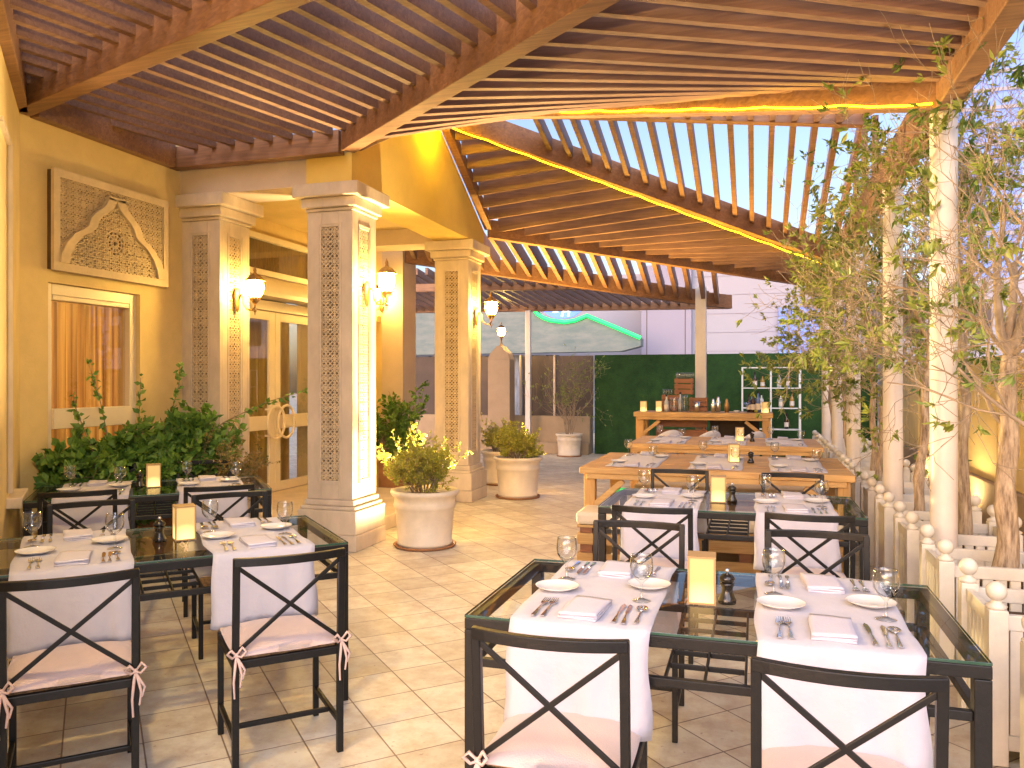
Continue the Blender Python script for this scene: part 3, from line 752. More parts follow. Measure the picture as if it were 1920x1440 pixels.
spec = [(1,1.22,3.82,1.0,(.05,-.05),.05,260),(2,1.24,4.70,1.15,(.03,.05),.056,420),(3,1.245,5.60,1.6,(.0,.02),.043,420),(4,1.14,6.48,1.3,(.10,.10),.038,420),
        (5,1.17,7.36,1.3,(-.04,.0),.035,380),(6,1.12,8.25,1.25,(.06,0),.034,380),(7,1.20,9.14,1.3,(-.03,0),.036,330),(8,1.1,10.0,1.25,(0,0),.032,330),
        (9,1.12,10.9,1.1,(-.05,0),.03,380),(10,1.05,11.8,1.0,(-.08,0),.03,380)]
for k, (i, x, y, h, ln, rd, nl) in enumerate(spec):
    tree(i, x, y, h, ln, rd, nl, 11+k, 'tree' if False else tl[k], depth=5 if k < 4 else 4, spread=.6 if k < 8 else .35, dens=(2,2,1,2)[k] if k < 4 else (3 if k < 8 else 0))
tl0 = 'dry twiggy tree in the second planter of the row'
bpy.data.objects['planter_tree']['label'] = tl0
# flowering climber on eave beam and posts
r = random.Random(5); br = MB(); tips = []
for (x, y, z, n_) in ((1.04,5.1,2.9,5),(1.0,4.4,3.3,3),(1.05,3.6,3.3,3),(1.02,6.0,3.2,5),(1.04,6.9,2.9,5),(1.0,7.7,3.3,5),(1.0,8.5,3.4,6),(1.04,9.6,3.0,6),(1.04,10.6,3.3,2),(1.1,11.4,3.1,2),(1.04,5.1,2.0,3),(1.04,6.9,1.9,3),(1.04,9.6,2.0,3),(1.25,3.0,3.1,4)):
    for k in range(n_):
        grow(br, tips, Vector((x,y,z))+rvec(r)*.08, Vector((r.uniform(-.5,.7), r.uniform(-1,1), r.uniform(-.5,.35))), .30, .006, 3, r, .5, -.04, (2,2), .8, 4, 4, .0016, .7)
cb = thing('climbing_vine', 'tangled green climber hanging from the eave beam over the round posts', 'vine', (1.04,5.0,3.0))
br.build('stems', M['twig'], cb, world=True); leaves(tips, 1100, .075, .024, r, .02, 4).build('foliage', leafmat('climber_foliage', (.05,.12,.02), (.22,.28,.05)), cb, world=True)

# ------------------------------------------------------------------ yellow parapet on the right, with its uplights
pa = thing('parapet_wall', 'yellow lit rendered parapet behind the planter trees', 'wall', (2.3,2,0))
pw = MB()
for k in range(8): pw.box(2.30,2.6, 1.0+2.0*k,2.97+2.0*k, .50,1.78)
pw.build('wall', M['wall'], pa, world=True, bevel=.01)
MB().box(2.24,2.62, .9,17, 0.002,.50).build('plinth', M['tan'], pa, world=True, bevel=.01)
def uplight(x, y, tilt, power, label, col=(1,.70,.32), cone=150, size=.05):
    u = thing('ground_uplight', label, 'spotlight', (x,y,0), 0, 'small ground uplights')
    MB().lathe([(.05,0.002),(.055,.02),(.03,.05),(.045,.08),(.05,.14),(.046,.14),(.04,.10),(.001,.10)], (0,0,0), 16).build('housing', M['iron'], u)
    MB().lathe([(.001,.125),(.044,.125)], (0,0,0), 16).build('lens', emit('uplight_lens', (1,.75,.4), 20), u)
    l = bpy.data.lights.new('uplight_beam', 'SPOT'); l.energy = power; l.color = col; l.spot_size = R(cone); l.spot_blend = .8; l.shadow_soft_size = size*2.2
    o = bpy.data.objects.new('uplight_beam', l); C.objects.link(o); o.parent = u; o.location = (0,0,.15); o.rotation_euler = (R(180)+tilt[0], tilt[1], 0)
for k in range(4):
    uplight(2.02, 4.3+2.6*k, (0, R(14)), 26, '%s small ground uplight at the foot of the yellow parapet' % words[k])
uplight(-3.07, 7.30, (R(37),R(24)), 1450, 'ground uplight hidden behind the pot at the first column', (1,.72,.33), 118, .06)
uplight(-3.05, 10.35, (R(8),R(20)), 1700, 'ground uplight hidden behind the pot at the gable column', (1,.60,.13), 92, .06)

# ------------------------------------------------------------------ furniture prototypes
def make_chair():
    t = thing('dining_chair', 'x', 'chair')
    a = .205; hw = .013
    def ob(mb, n, m='iron', bevel=.003, par=None): return mb.build(n, M[m], par or t, bevel=bevel)
    for s in (-1, 1):
        ob(MB().bar((s*a,.195,0),(s*a,.195,.44),.024,.024,(0,1,0)), 'leg')
        m = MB(); m.bar((s*a,-.20,0),(s*a,-.205,.45),.026,.026,(0,1,0)); m.bar((s*a,-.205,.448),(s*a,-.233,.838),.026,.026,(0,1,0)); ob(m, 'leg')
    m = MB(); n = 10; pts = []
    for i in range(n+1):
        u = -1+2*i/n; pts.append((u*(a+.012), -.235-.040*(1-u*u), .826))
    vs = []
    for (x, y, z) in pts: vs += [(x,y-.013,z-.016),(x,y+.013,z-.016),(x,y+.013,z+.016),(x,y-.013,z+.016)]
    fs = [(4*i+k, 4*i+(k+1) % 4, 4*i+4+(k+1) % 4, 4*i+4+k) for i in range(n) for k in range(4)] + [(3,2,1,0),(4*n,4*n+1,4*n+2,4*n+3)]
    m.add(vs, fs); ob(m, 'top_rail')
    m = MB(); m.bar((-a,-.234,.808),(a,-.212,.470),.016,.010,(0,1,0)); m.bar((a,-.234,.808),(-a,-.212,.470),.016,.010,(0,1,.01)); ob(m, 'back_cross', bevel=.002)
    m = MB(); m.box(-a,a,-.212,-.188,.405,.437); m.box(-a,a,.183,.207,.405,.437); m.box(-a-.012,-a+.012,-.188,.183,.405,.437); m.box(a-.012,a+.012,-.188,.183,.405,.437)
    sf = ob(m, 'seat_frame')
    m = MB(); m.box(-a+.013,a-.013,-.186,.181,.409,.446); m.box(-.02-a+.013,a+.007,.208,.222,.40,.45); ob(m, 'woven_seat', 'rattan', .008)
    m = MB(); nn = 12; vs = []
    for j in range(nn+1):
        for i in range(nn+1):
            u = -1+2*i/nn; v = -1+2*j/nn
            e = (1-abs(u)**5)*(1-abs(v)**5); x = u*.212*(1-.03*v*v); y = v*.212; 
            vs.append((x, y+.002, .455+.034*e+.004*math.sin(3*u+2*v)+.003*math.sin(7*v)))
    k = len(vs)
    for j in range(nn+1):
        for i in range(nn+1):
            u = -1+2*i/nn; v = -1+2*j/nn; vs.append((u*.212*(1-.03*v*v), v*.212+.002, .447 if abs(u) < 1 and abs(v) < 1 else .452))
    fs = [(j*(nn+1)+i, j*(nn+1)+i+1, (j+1)*(nn+1)+i+1, (j+1)*(nn+1)+i) for j in range(nn) for i in range(nn)]
    fs += [(k+j*(nn+1)+i, k+(j+1)*(nn+1)+i, k+(j+1)*(nn+1)+i+1, k+j*(nn+1)+i+1) for j in range(nn) for i in range(nn)]
    edge = [(i,0) for i in range(nn)]+[(nn,j) for j in range(nn)]+[(nn-i,nn) for i in range(nn)]+[(0,nn-j) for j in range(nn)]
    idx = [j*(nn+1)+i for i, j in edge]
    for q in range(len(idx)):
        a_, b_ = idx[q], idx[(q+1) % len(idx)]; fs.append((a_, k+a_, k+b_, b_))
    m.add(vs, fs, True); cs = m.build('cushion', M['cushion'], t)
    for s in (-1, 1):
        m = MB(); c_ = Vector((s*.205,-.222,.465))
        for (dx, dz) in ((.035,.03),(-.035,.025)):
            m.tube([c_, c_+Vector((dx*.6,-.015,dz*1.1)), c_+Vector((dx,-.02,dz*.6)), c_+Vector((dx*.5,-.012,-.005)), c_+Vector((0,-.005,0))], [.004,.006,.006,.005,.004], 5)
        for (dx, L) in ((.018,.12),(-.012,.16),(.03,.09)):
            m.tube([c_, c_+Vector((dx*.5,-.02,-.03)), c_+Vector((dx,-.018,-L*.6)), c_+Vector((dx*.7,-.014,-L))], [.004,.006,.005,.004], 5)
        m.ball(tuple(c_), .010, 8, 6); m.tube([c_, Vector((s*.17,-.19,.455))], .005, 5)
        m.build('cushion_tie', M['tie'], t)
    m = MB()
    for s in (-1, 1): m.bar((s*a,-.187,.125),(s*a,.183,.125),.018,.022)
    m.bar((-a+.01,-.06,.125),(a-.01,-.06,.125),.018,.020); ob(m, 'stretcher')
    return t
def make_table():
    """glass table 1.53 x .86, top surface z .755"""
    t = thing('glass_table', 'x', 'table')
    X, Y = .765, .43
    g = MB().box(-X,X,-Y,Y,.745,.755).build('glass_top', M['table_glass'], t, bevel=.002)
    g.data.materials.append(M['glass_edge'])
    for p_ in g.data.polygons: p_.material_index = 0 if abs(p_.normal.z) > .5 else 1
    m = MB(); h0, h1 = .707, .744; b = .035
    m.box(-X,X,-Y,-Y+b,h0,h1); m.box(-X,X,Y-b,Y,h0,h1); m.box(-X,-X+b,-Y+b,Y-b,h0,h1); m.box(X-b,X,-Y+b,Y-b,h0,h1)
    m.build('top_frame', M['iron'], t, bevel=.003)
    for sx in (-1, 1):
        for sy in (-1, 1):
            x0, x1 = sorted((sx*X, sx*(X-.045))); y0, y1 = sorted((sy*Y, sy*(Y-.045)))
            MB().box(x0,x1,y0,y1,0,h0-.001).build('leg', M['iron'], t, bevel=.003)
    m = MB(); z0, z1 = .585, .612; q = .03; xa = X-.0455; ya = Y-.0455
    m.box(-xa,xa,-Y+.01,-Y+.035,z0,z1); m.box(-xa,xa,Y-.035,Y-.01,z0,z1); m.box(-X+.01,-X+.035,-ya,ya,z0,z1); m.box(X-.035,X-.01,-ya,ya,z0,z1)
    for x in (-.12,.0,.12): m.box(x-.004,x+.004,-Y+.0355,Y-.0355,z0+.004,z1-.004)
    for y in (-.26,-.13,.0,.13,.26): m.box(-.1155,-.0045,y-.004,y+.004,z0+.005,z1-.005); m.box(.0045,.1155,y-.004,y+.004,z0+.005,z1-.005)
    m.build('lower_rail', M['iron'], t, bevel=.002)
    return t
def make_runner(drop=.312, wd=.45, depth=.86, seed=1):
    m = MB(); r = random.Random(seed); n = 16
    path = []
    for k in range(9): path.append((-depth/2-.012, .755-drop+drop*k/9))
    path.append((-depth/2-.010,.748)); path.append((-depth/2-.002,.7575))
    for k in range(1, 14): path.append((-depth/2+depth*k/14, .7575))
    path.append((depth/2+.002,.7575)); path.append((depth/2+.010,.748))
    for k in range(9): path.append((depth/2+.012, .755-drop*(k+1)/9))
    vs = []
    for j, (y, z) in enumerate(path):
        for i in range(n+1):
            u = -1+2*i/n; hang = max(0, .75-z)
            sgn = -1 if y < 0 else 1
            wob = hang*(.085*math.sin(u*4.3+seed)+.05*math.sin(u*8.5+seed*2+z*6)+.03*math.sin(u*15)) if hang > 0 else 0
            yy = y+sgn*(abs(wob)+hang*.05); zz = z + (.0016*math.sin(u*6+j*.7+seed) + .0013*math.sin(j*1.9+u*4) + .0012*math.sin(u*13-j) if hang <= 0 else .006*math.sin(u*3+seed)*hang*4)
            vs.append((u*wd/2*(1+.012*math.sin(j*.5+seed)+(.10*hang if hang > 0 else 0))+.004*math.sin(j*.8), yy, zz))
    m.add(vs, [(j*(n+1)+i, j*(n+1)+i+1, (j+1)*(n+1)+i+1, (j+1)*(n+1)+i) for j in range(len(path)-1) for i in range(n)], True)
    o = m.build('table_runner', M['cloth'])
    s_ = o.modifiers.new('thick', 'SOLIDIFY'); s_.thickness = .002; s_.offset = 1
    return tag(o, 'x', 'table runner')
def make_flat_runner():
    o = MB(); n = 10; L = 12; vs = []
    for j in range(L+1):
        for i in range(n+1): vs.append((-.22+.44*i/n+.004*math.sin(j), -.62+1.24*j/L, .0015+.001*math.sin(i*1.3+j*.8)))
    o.add(vs, [(j*(n+1)+i, j*(n+1)+i+1, (j+1)*(n+1)+i+1, (j+1)*(n+1)+i) for j in range(L) for i in range(n)], True)
    o = o.build('table_runner', M['cloth']); s_ = o.modifiers.new('thick', 'SOLIDIFY'); s_.thickness = .003
    return tag(o, 'x', 'table runner')
def make_plate():
    o = MB().lathe([(.0005,.006),(.045,.006),(.052,.009),(.078,.017),(.080,.0185),(.078,.016),(.050,.004),(.045,.001),(.0005,.001)], (0,0,0), 32).build('side_plate', M['porcelain'])
    return tag(o, 'x', 'plate')
def make_goblet():
    o = MB().lathe([(.001,.004),(.030,.002),(.033,.0008),(.033,.002),(.012,.007),(.005,.012),(.0045,.030),(.006,.045),(.0045,.058),(.010,.066),(.026,.080),(.037,.098),(.0405,.118),(.038,.145),(.035,.160),(.0338,.160),(.0366,.145),(.039,.118),(.0355,.099),(.024,.083),(.001,.071)], (0,0,0), 28).build('water_goblet', M['glass'])
    return tag(o, 'x', 'wine glass')
def make_napkin():
    m = MB()
    for k in range(3):
        z = .0068*k; n = 8; vs = []
        for z_ in (z+.0005, z+.0058):
            for j in range(n+1):
                for i in range(n+1):
                    u = i/n; v = j/n; e = .0015*math.sin(u*4+k*2+v*3)
                    vs.append((-.062+.124*u+.0015*math.sin(v*5+k), -.105+.21*v+(.004 if k % 2 else 0)*(1-v), z_+e*(1 if z_ > z+.003 else 1)))
        q = (n+1)**2; F = [(j*(n+1)+i, j*(n+1)+i+1, (j+1)*(n+1)+i+1, (j+1)*(n+1)+i) for j in range(n) for i in range(n)]
        fs = F+[tuple(a+q for a in f_) for f_ in F]
        edge = [(i,0) for i in range(n)]+[(n,j) for j in range(n)]+[(n-i,n) for i in range(n)]+[(0,n-j) for j in range(n)]
        idx = [j*(n+1)+i for i, j in edge]
        for a in range(len(idx)): fs.append((idx[a], idx[(a+1) % len(idx)], q+idx[(a+1) % len(idx)], q+idx[a]))
        m.add(vs, fs, True)
    o = m.build('folded_napkin', M['napkin']); return tag(o, 'x', 'napkin')
def handle(m, y0=0.0, y1=.125):
    m.lathe  # tapered flat handle, origin at its end
    pts = [(0,y0,.004),(0,y0+.03,.005),(0,(y0+y1)/2,.006),(0,y1,.007)]
    w_ = [.0085,.0070,.0045,.0028]
    vs = []
    for (x,y,z), ww in zip(pts, w_): vs += [(-ww,y,z),(ww,y,z),(ww*.6,y,z+.003),(-ww*.6,y,z+.003)]
    m.add(vs, [(4*i+k, 4*i+(k+1) % 4, 4*i+4+(k+1) % 4, 4*i+4+k) for i in range(3) for k in range(4)]+[(3,2,1,0),(12,13,14,15)])
def make_fork():
    m = MB(); handle(m)
    m.poly([(-.003,.124,.007),(.003,.124,.007),(.0115,.145,.006),(.0115,.158,.007),(-.0115,.158,.007),(-.0115,.145,.006)], .0022)
    for x in (-.0098,-.0033,.0033,.0098): m.poly([(x-.0016,.157,.007),(x+.0016,.157,.007),(x+.0008,.198,.010),(x-.0008,.198,.010)], .0018)
    return tag(m.build('dinner_fork', M['steel']), 'x', 'fork')
def make_knife():
    m = MB(); handle(m, 0, .105); m.poly([(-.006,.104,.005),(.005,.104,.005),(.009,.15,.005),(.008,.195,.005),(.0,.212,.005),(-.006,.19,.005)], .002)
    return tag(m.build('dinner_knife', M['steel']), 'x', 'knife')
def make_spoon():
    m = MB(); handle(m)
    vs = []; n = 16
    for k in range(5):
        q = k/4
        for i in range(n): a = 2*math.pi*i/n; vs.append((.0195*q*math.cos(a), .153+.030*q*math.sin(a), .003+.008*q*q))
    m.add(vs, [(k*n+i, k*n+(i+1) % n, (k+1)*n+(i+1) % n, (k+1)*n+i) for k in range(4) for i in range(n)], True)
    o = m.build('soup_spoon', M['steel']); s_ = o.modifiers.new('thick', 'SOLIDIFY'); s_.thickness = .0012
    return tag(o, 'x', 'spoon')
def make_candle():
    t = thing('candle_lantern', 'x', 'candle lamp'); a = .045
    MB().box(-a,a,-a,a,.006,.158).build('lit_panel', M['candle'], t)
    m = MB(); b = a+.002
    for sx in (-1,1):
        for sy in (-1,1):
            x0,x1 = sorted((sx*b, sx*(b-.007))); y0,y1 = sorted((sy*b, sy*(b-.007))); m.box(x0,x1,y0,y1,.007,.157)
    m.box(-b-.001,b+.001,-b-.001,b+.001,0,.0065); m.box(-b-.001,b+.001,-b-.001,b+.001,.1575,.164)
    m.build('frame', M['candle_frame'], t); return t
def make_pepper():
    t = thing('pepper_mill', 'x', 'pepper mill')
    MB().lathe([(.001,0),(.030,0),(.031,.012),(.026,.022),(.019,.040),(.0185,.052),(.024,.064),(.025,.070),(.001,.070)], (0,0,0), 24).build('body', M['pepper'], t)
    h = MB().lathe([(.001,.0705),(.018,.0705),(.026,.078),(.0265,.088),(.018,.098),(.006,.101)], (0,0,0), 24).build('head', M['pepper'], t)
    MB().lathe([(.004,.1005),(.0045,.106),(.008,.110),(.006,.118),(.0005,.120)], (0,0,0), 14).build('knob', M['steel'], h)
    return t
CH = make_chair(); TB = make_table(); RN = make_runner(); FR = make_flat_runner(); PL = make_plate(); GO = make_goblet(); NA = make_napkin(); FO = make_fork(); KN = make_knife(); SP = make_spoon(); CA = make_candle(); PE = make_pepper()

def put_setting(ox, oy, z, rz, where, full=True, jr=None):
    """place setting; (ox,oy) table edge centre of the runner, rz diner's facing"""
    jr = jr or rnd
    def at(x, y): dx, dy = rot2(x, y, rz); return (ox+dx, oy+dy)
    j = lambda s_=.010: jr.uniform(-s_, s_)
    x, y = at(-.15+j(), .37+j()); place(PL, (x,y,z+.003), rz+j(1), 'white side plate, '+where, 'white side plates')
    x, y = at(.165+j(), .32+j()); place(GO, (x,y,z+.003), j(3), 'stemmed water glass, '+where, 'stemmed water glasses')
    x, y = at(0+j(), .145+j()); place(NA, (x,y,z+.003), rz+j(.08), 'folded white napkin, '+where, 'folded white napkins')
    x, y = at(-.155+j(.003), .035+j(.005)); place(FO, (x,y,z+.001), rz+j(.05), 'outer fork, '+where, 'steel forks')
    if full:
        x, y = at(-.122+j(.003), .030+j(.005)); place(FO, (x,y,z+.001), rz+j(.05), 'inner fork, '+where, 'steel forks')
        x, y = at(.108+j(.003), .035+j(.005)); place(KN, (x,y,z+.001), rz+j(.05), 'inner knife, '+where, 'steel knives')
    x, y = at(.138+j(.003), .032+j(.005)); place(KN, (x,y,z+.001), rz+j(.05), ('outer knife, ' if full else 'knife, ')+where, 'steel knives')
    x, y = at(.172+j(.003), .042+j(.005)); place(SP, (x,y,z+.001), rz+j(.05), 'soup spoon, '+where, 'steel spoons')
TABLES = [ # centre, rotation, label, short, ends, candle, pepper, runner x
    ((-.150,2.872), 0, 'near glass table with two white runners beside the picket planters', 'near planter-side glass table', ('column end','planter end'), (-.03,-.045), (.055,-.04), (-.385,.375)),
    ((-.165,5.25), 0, 'second glass table beside the planters, in front of the wooden tables', 'second planter-side glass table', ('column end','planter end'), (-.065,-.05), (.02,-.02), (-.39,.385)),
    ((-2.70,3.145), R(45), 'near glass table on the building side, set with two runners', 'near building-side glass table', ('window end','column end'), (.08,.01), (-.03,.0), (-.385,.375)),
    ((-4.17,4.74), R(41), 'glass table by the leafy shrubs under the carved panel', 'glass table by the shrubs', ('window end','column end'), (-.01,.0), (-.10,.02), (-.385,.375)),
]
CHAIRS = [ # per table: (local x, local y, side, small twist)
    [(-.39,-.565,0,.02),(.36,-.60,0,-.02),(-.385,.715,1,.02),(.41,.70,1,.0)],
    [(-.375,-.685,0,.0),(.425,-.70,0,.0),(-.395,.70,1,.0),(.425,.685,1,.02)],
    [(-.38,-.72,0,.0),(.38,-.72,0,.0),(-.31,.69,1,.02),(.42,.69,1,-.02)],
    [(-.43,-.50,0,.0),(.39,-.585,0,.0),(-.36,.72,1,0),(.38,.72,1,0)],
]
for ti, ((cx, cyy), rz, lab, short, ends, cpos, ppos, rx) in enumerate(TABLES):
    place(TB, (cx,cyy,0), rz, lab, 'black framed glass tables')
    def W_(x, y): dx, dy = rot2(x, y, rz); return cx+dx, cyy+dy
    for q, x in enumerate(rx):
        X_, Y_ = W_(x, 0); place(RN, (X_,Y_,0), rz, 'white linen runner at the %s of the %s' % (ends[q], short), 'white table runners')
        for side in (0, 1):
            ox, oy = W_(x, -.43 if side == 0 else .43)
            put_setting(ox, oy, .7575, rz+side*math.pi, '%s side, %s of the %s' % (('near','far')[side], ends[q], short), True)
    X_, Y_ = W_(*cpos); place(CA, (X_,Y_,.756), rz+.05, 'square glowing candle lantern in the middle of the %s' % short, 'square candle lanterns')
    X_, Y_ = W_(*ppos); place(PE, (X_,Y_,.756), rz+.8, 'dark wooden pepper mill beside the lantern on the %s' % short, 'dark pepper mills')
    for q, (x, y, side, tw) in enumerate(CHAIRS[ti]):
        X_, Y_ = W_(x, y)
        place(CH, (X_,Y_,0), rz+side*math.pi+tw, 'X-back chair with pink cushion, %s side, %s of %s' % (('near','far')[side], ends[q % 2], short), 'black iron dining chairs')

# ------------------------------------------------------------------ wooden tables, benches, bar
def wood_table(name, label, x0, x1, y0, y1, z, th=.055, cat='table', gap=.006, leg=.095):
    t = thing(name, label, cat, ((x0+x1)/2,(y0+y1)/2,0), 0, 'pine plank tables'); m = MB()
    n = max(3, round((y1-y0)/.145)); st = (y1-y0)/n
    for k in range(n): m.box(x0,x1,y0+k*st+gap/2,y0+(k+1)*st-gap/2,z-th,z-.001*(k % 3))
    m.build('plank_top', M['pine'], t, world=True, bevel=.005)
    m = MB(); a = .06; m.box(x0+a,x1-a,y0+.015,y0+.045,z-th-.045,z-th-.001); m.box(x0+a,x1-a,y1-.045,y1-.015,z-th-.045,z-th-.001); m.box(x0+a,x0+a+.03,y0+.046,y1-.046,z-th-.045,z-th-.001); m.box(x1-a-.03,x1-a,y0+.046,y1-.046,z-th-.045,z-th-.001)
    m.build('apron', M['pine'], t, world=True, bevel=.004)
    for x in (x0+.03, x1-.03-leg):
        for y in (y0+.047, y1-.047-leg):
            MB().box(x,x+leg,y,y+leg,0.001,z-th-.002).build('leg', M['pine_z'], t, world=True, bevel=.006)
    for (x, s) in ((x0+.03+leg,1),(x1-.03-leg,-1)):
        MB().bar((x-.02*s,y0+.075,z-.34),(x+.24*s,y0+.075,z-th-.06),.05,.05,(0,1,0)).build('brace', M['pine'], t, world=True, bevel=.004)
    return t
wood_table('wooden_table', 'nearer long pine plank table with three white runners', -1.45,.74, 6.68,8.15, .785)
wood_table('wooden_table', 'farther long pine plank table in front of the tub chairs', -1.46,.72, 9.40,10.80, .785)
def bench(label, x0, x1, y0, y1):
    t = thing('pallet_bench', label, 'bench', ((x0+x1)/2,(y0+y1)/2,0), 0, 'pallet benches')
    m = MB()
    for (a, b) in ((.03,.12),(.19,.28)):
        m.box(x0,x1,y0,y0+.02,a,b); m.box(x0,x1,y1-.02,y1,a,b); m.box(x0-.0,x0+.02,y0+.021,y1-.021,a,b); m.box(x1-.02,x1,y0+.021,y1-.021,a,b)
    for k in range(4):
        m.box(x0,x1,y0+k*(y1-y0)/4+.01,y0+(k+1)*(y1-y0)/4-.01,.325,.347)
    m.build('slats', M['pine'], t, world=True, bevel=.003)
    for k in range(7):
        x = x0+.021+(x1-x0-.142)*k/6
        MB().box(x,x+.10,y0+.021,y0+.10,.001,.324).build('block', M['dark_wood'], t, world=True); MB().box(x,x+.10,y1-.10,y1-.021,.001,.324).build('block', M['dark_wood'], t, world=True)
    MB().box(x0-.01,x1+.01,y0-.01,y1+.01,.349,.455).build('seat_cushion', M['cream_cushion'], t, world=True, bevel=.03)
    return t
bench('pallet bench with cream cushion in front of the nearer wooden table', -1.40,.62, 6.36,6.80)
bench('pallet bench with cream cushion behind the nearer wooden table', -1.20,.60, 8.22,8.62)
bench('pallet bench with cream cushion before the farther wooden table', -1.20,.55, 8.98,9.36)
for tn, (y0, y1, nm) in enumerate(((6.68,8.15,'nearer wooden table'),(9.40,10.80,'farther wooden table'))):
    for q, x in enumerate((-1.03,-.33,.33)):
        endn = ('open end','middle','planter end')[q]
        place(FR, (x,(y0+y1)/2,.787), 0, 'flat white runner at the %s of the %s' % (endn, nm), 'flat white runners')
        for side in (0, 1):
            put_setting(x, (y0+.06) if side == 0 else (y1-.06), .789, side*math.pi, '%s side, %s of the %s' % (('near','far')[side], endn, nm), False)
    place(CA, (-.19,(y0+y1)/2+.02,.7915), .1, 'square candle lantern on the middle runner of the %s' % nm, 'square candle lanterns')
    place(PE, (-.045,(y0+y1)/2+.02,.786), .8, 'dark pepper mill next to the lantern on the %s' % nm, 'dark pepper mills')
# bar
bar = wood_table('bar_counter', 'high pine bar counter with bottles, lanterns and crates on top', -1.80,.24, 12.2,12.95, 1.05, .07, 'bar counter', .004, .12)
del bar['group']
m = MB(); m.box(-1.45,-.72,12.55,12.57,.05,.95)
crt = thing('stacked_pallet', 'brown pallet boards standing under the bar counter', 'pallet', (-1.1,12.5,0)); pm = MB()
for k in range(6): pm.box(-1.5,-.72,12.55,12.58,.06+.15*k,.17+.15*k)
pm.build('boards', M['dark_wood'], crt, world=True, bevel=.003)
MB().box(-1.47,-1.40,12.581,12.66,.01,.96).box(-.80,-.74,12.581,12.66,.01,.96).build('posts', M['dark_wood'], crt, world=True)
db = thing('bar_fridge', 'dark low cabinet standing under the bar counter', 'cabinet', (-.2,12.7,0)); MB().box(-.68,.05,12.6,12.9,.06,.92).build('cabinet_body', M['black'], db, world=True, bevel=.01); MB().box(-.66,.03,12.62,12.88,.002,.059).build('plinth', M['iron'], db, world=True)
def tub(x, y, rz, label):
    t = thing('tub_chair', label, 'chair', (x,y,0), rz, 'white tub chairs at the bar')
    n = 22; vs = []
    for k in range(7):
        q = k/6
        for i in range(n+1):
            a = math.pi*(-.12)+(math.pi*1.24)*i/n - math.pi/2*2 + math.pi*0
            back = .5-.5*math.cos(2*math.pi*i/n)
            hgt = .45+q*(.10+.28*back**.8); rr_ = .20+.085*q
            vs.append((rr_*math.cos(a+0), rr_*math.sin(a), hgt))
    m = MB(); m.add(vs, [(k*(n+1)+i, k*(n+1)+i+1, (k+1)*(n+1)+i+1, (k+1)*(n+1)+i) for k in range(6) for i in range(n)], True)
    o = m.build('shell', M['shell'], t); s_ = o.modifiers.new('thick', 'SOLIDIFY'); s_.thickness = .012
    MB().lathe([(.001,.44),(.19,.44),(.20,.455),(.18,.465),(.001,.46)], (0,0,0), 20).build('seat', M['shell'], t)
    for (sx, sy) in ((-1,-1),(1,-1),(1,1),(-1,1)): MB().tube([(sx*.12,sy*.12,.44),(sx*.19,sy*.19,0)], [.014,.010], 8).build('leg', M['pine_z'], t)
    return t
tub(-1.28, 11.62, R(35), 'white tub chair at the bar in front of the pallet boards')
tub(-.76, 11.62, R(45), 'middle white tub chair at the bar counter')
tub(-.16, 11.62, R(45), 'white tub chair at the bar beside the shelf end')
for q, (x, y) in enumerate(((-1.66,12.30),(-1.44,12.42),(.13,12.32))):
    place(CA, (x,y,1.052), .1*q, ('square candle lantern at the open end of the bar','second candle lantern on the bar beside the crates','square candle lantern on the bar in front of the shelf')[q], 'square candle lanterns')
def crate(x0, x1, y0, y1, z0, z1, label):
    t = thing('wooden_crate', label, 'crate', ((x0+x1)/2,(y0+y1)/2,z0), 0, 'wooden crates on the bar'); m = MB(); n = 3; h = (z1-z0)/n
    for k in range(n):
        a, b = z0+k*h+.008, z0+(k+1)*h-.008
        m.box(x0,x1,y0,y0+.012,a,b); m.box(x0,x1,y1-.012,y1,a,b); m.box(x0,x0+.012,y0+.013,y1-.013,a,b); m.box(x1-.012,x1,y0+.013,y1-.013,a,b)
    m.build('slats', M['dark_wood'], t, world=True)
    m = MB()
    for x in (x0+.013, x1-.033):
        for y in (y0+.013, y1-.033): m.box(x,x+.02,y,y+.02,z0,z1)
    m.build('corner_block', M['dark_wood'], t, world=True); return t
crate(-1.42,-1.13, 12.62,12.86, 1.052,1.31, 'lower wooden crate at the pallet end of the bar')
crate(-1.00,-.72, 12.62,12.86, 1.052,1.27, 'lower wooden crate beside the square white post')
crate(-1.22,-.94, 12.62,12.86, 1.312,1.57, 'topmost wooden crate holding upturned glasses')
flute = MB().lathe([(.016,0),(.018,.05),(.015,.085),(.0135,.085),(.0165,.05),(.0145,.002),(.001,.001)], (0,0,0), 10).build('upturned_glass', M['glass']); tag(flute, 'upturned glass standing in the topmost crate on the bar', 'glass', 'upturned glasses on the crate')
for k in range(9):
    place(flute, (-1.19+.031*k,12.70,1.571), 0, 'upturned glass standing on the topmost crate on the bar', 'upturned glasses on the crate')
for k in range(4): place(flute, (-1.39+.04*k,12.66,1.311), 0, 'small glass on the lower crate at the pallet end', 'small glasses on the lower crate')
def bottle(x, y, z, h, m, label, rad=.036):
    t = thing('liquor_bottle', label, 'bottle', (x,y,z), rnd.uniform(0,3), 'liquor bottles')
    MB().lathe([(.001,0),(rad,0),(rad,h*.55),(rad*.9,h*.62),(rad*.36,h*.74),(rad*.34,h*.93),(.001,h*.93)], (0,0,0), 16).build('bottle_body', M[m], t)
    MB().lathe([(rad*.42,h*.90),(rad*.42,h),(.001,h)], (0,0,0), 12).build('cap', M['black'], t)
    MB().lathe([(rad+.0012,h*.14),(rad+.0012,h*.42)], (0,0,0), 16).build('paper_label', M['label'], t)
def sm(name, prof, loc, m, label, cat, group=None):
    o = MB().lathe(prof, (0,0,0), 20).build(name, M[m]); o.location = loc; tag(o, label, cat, group)
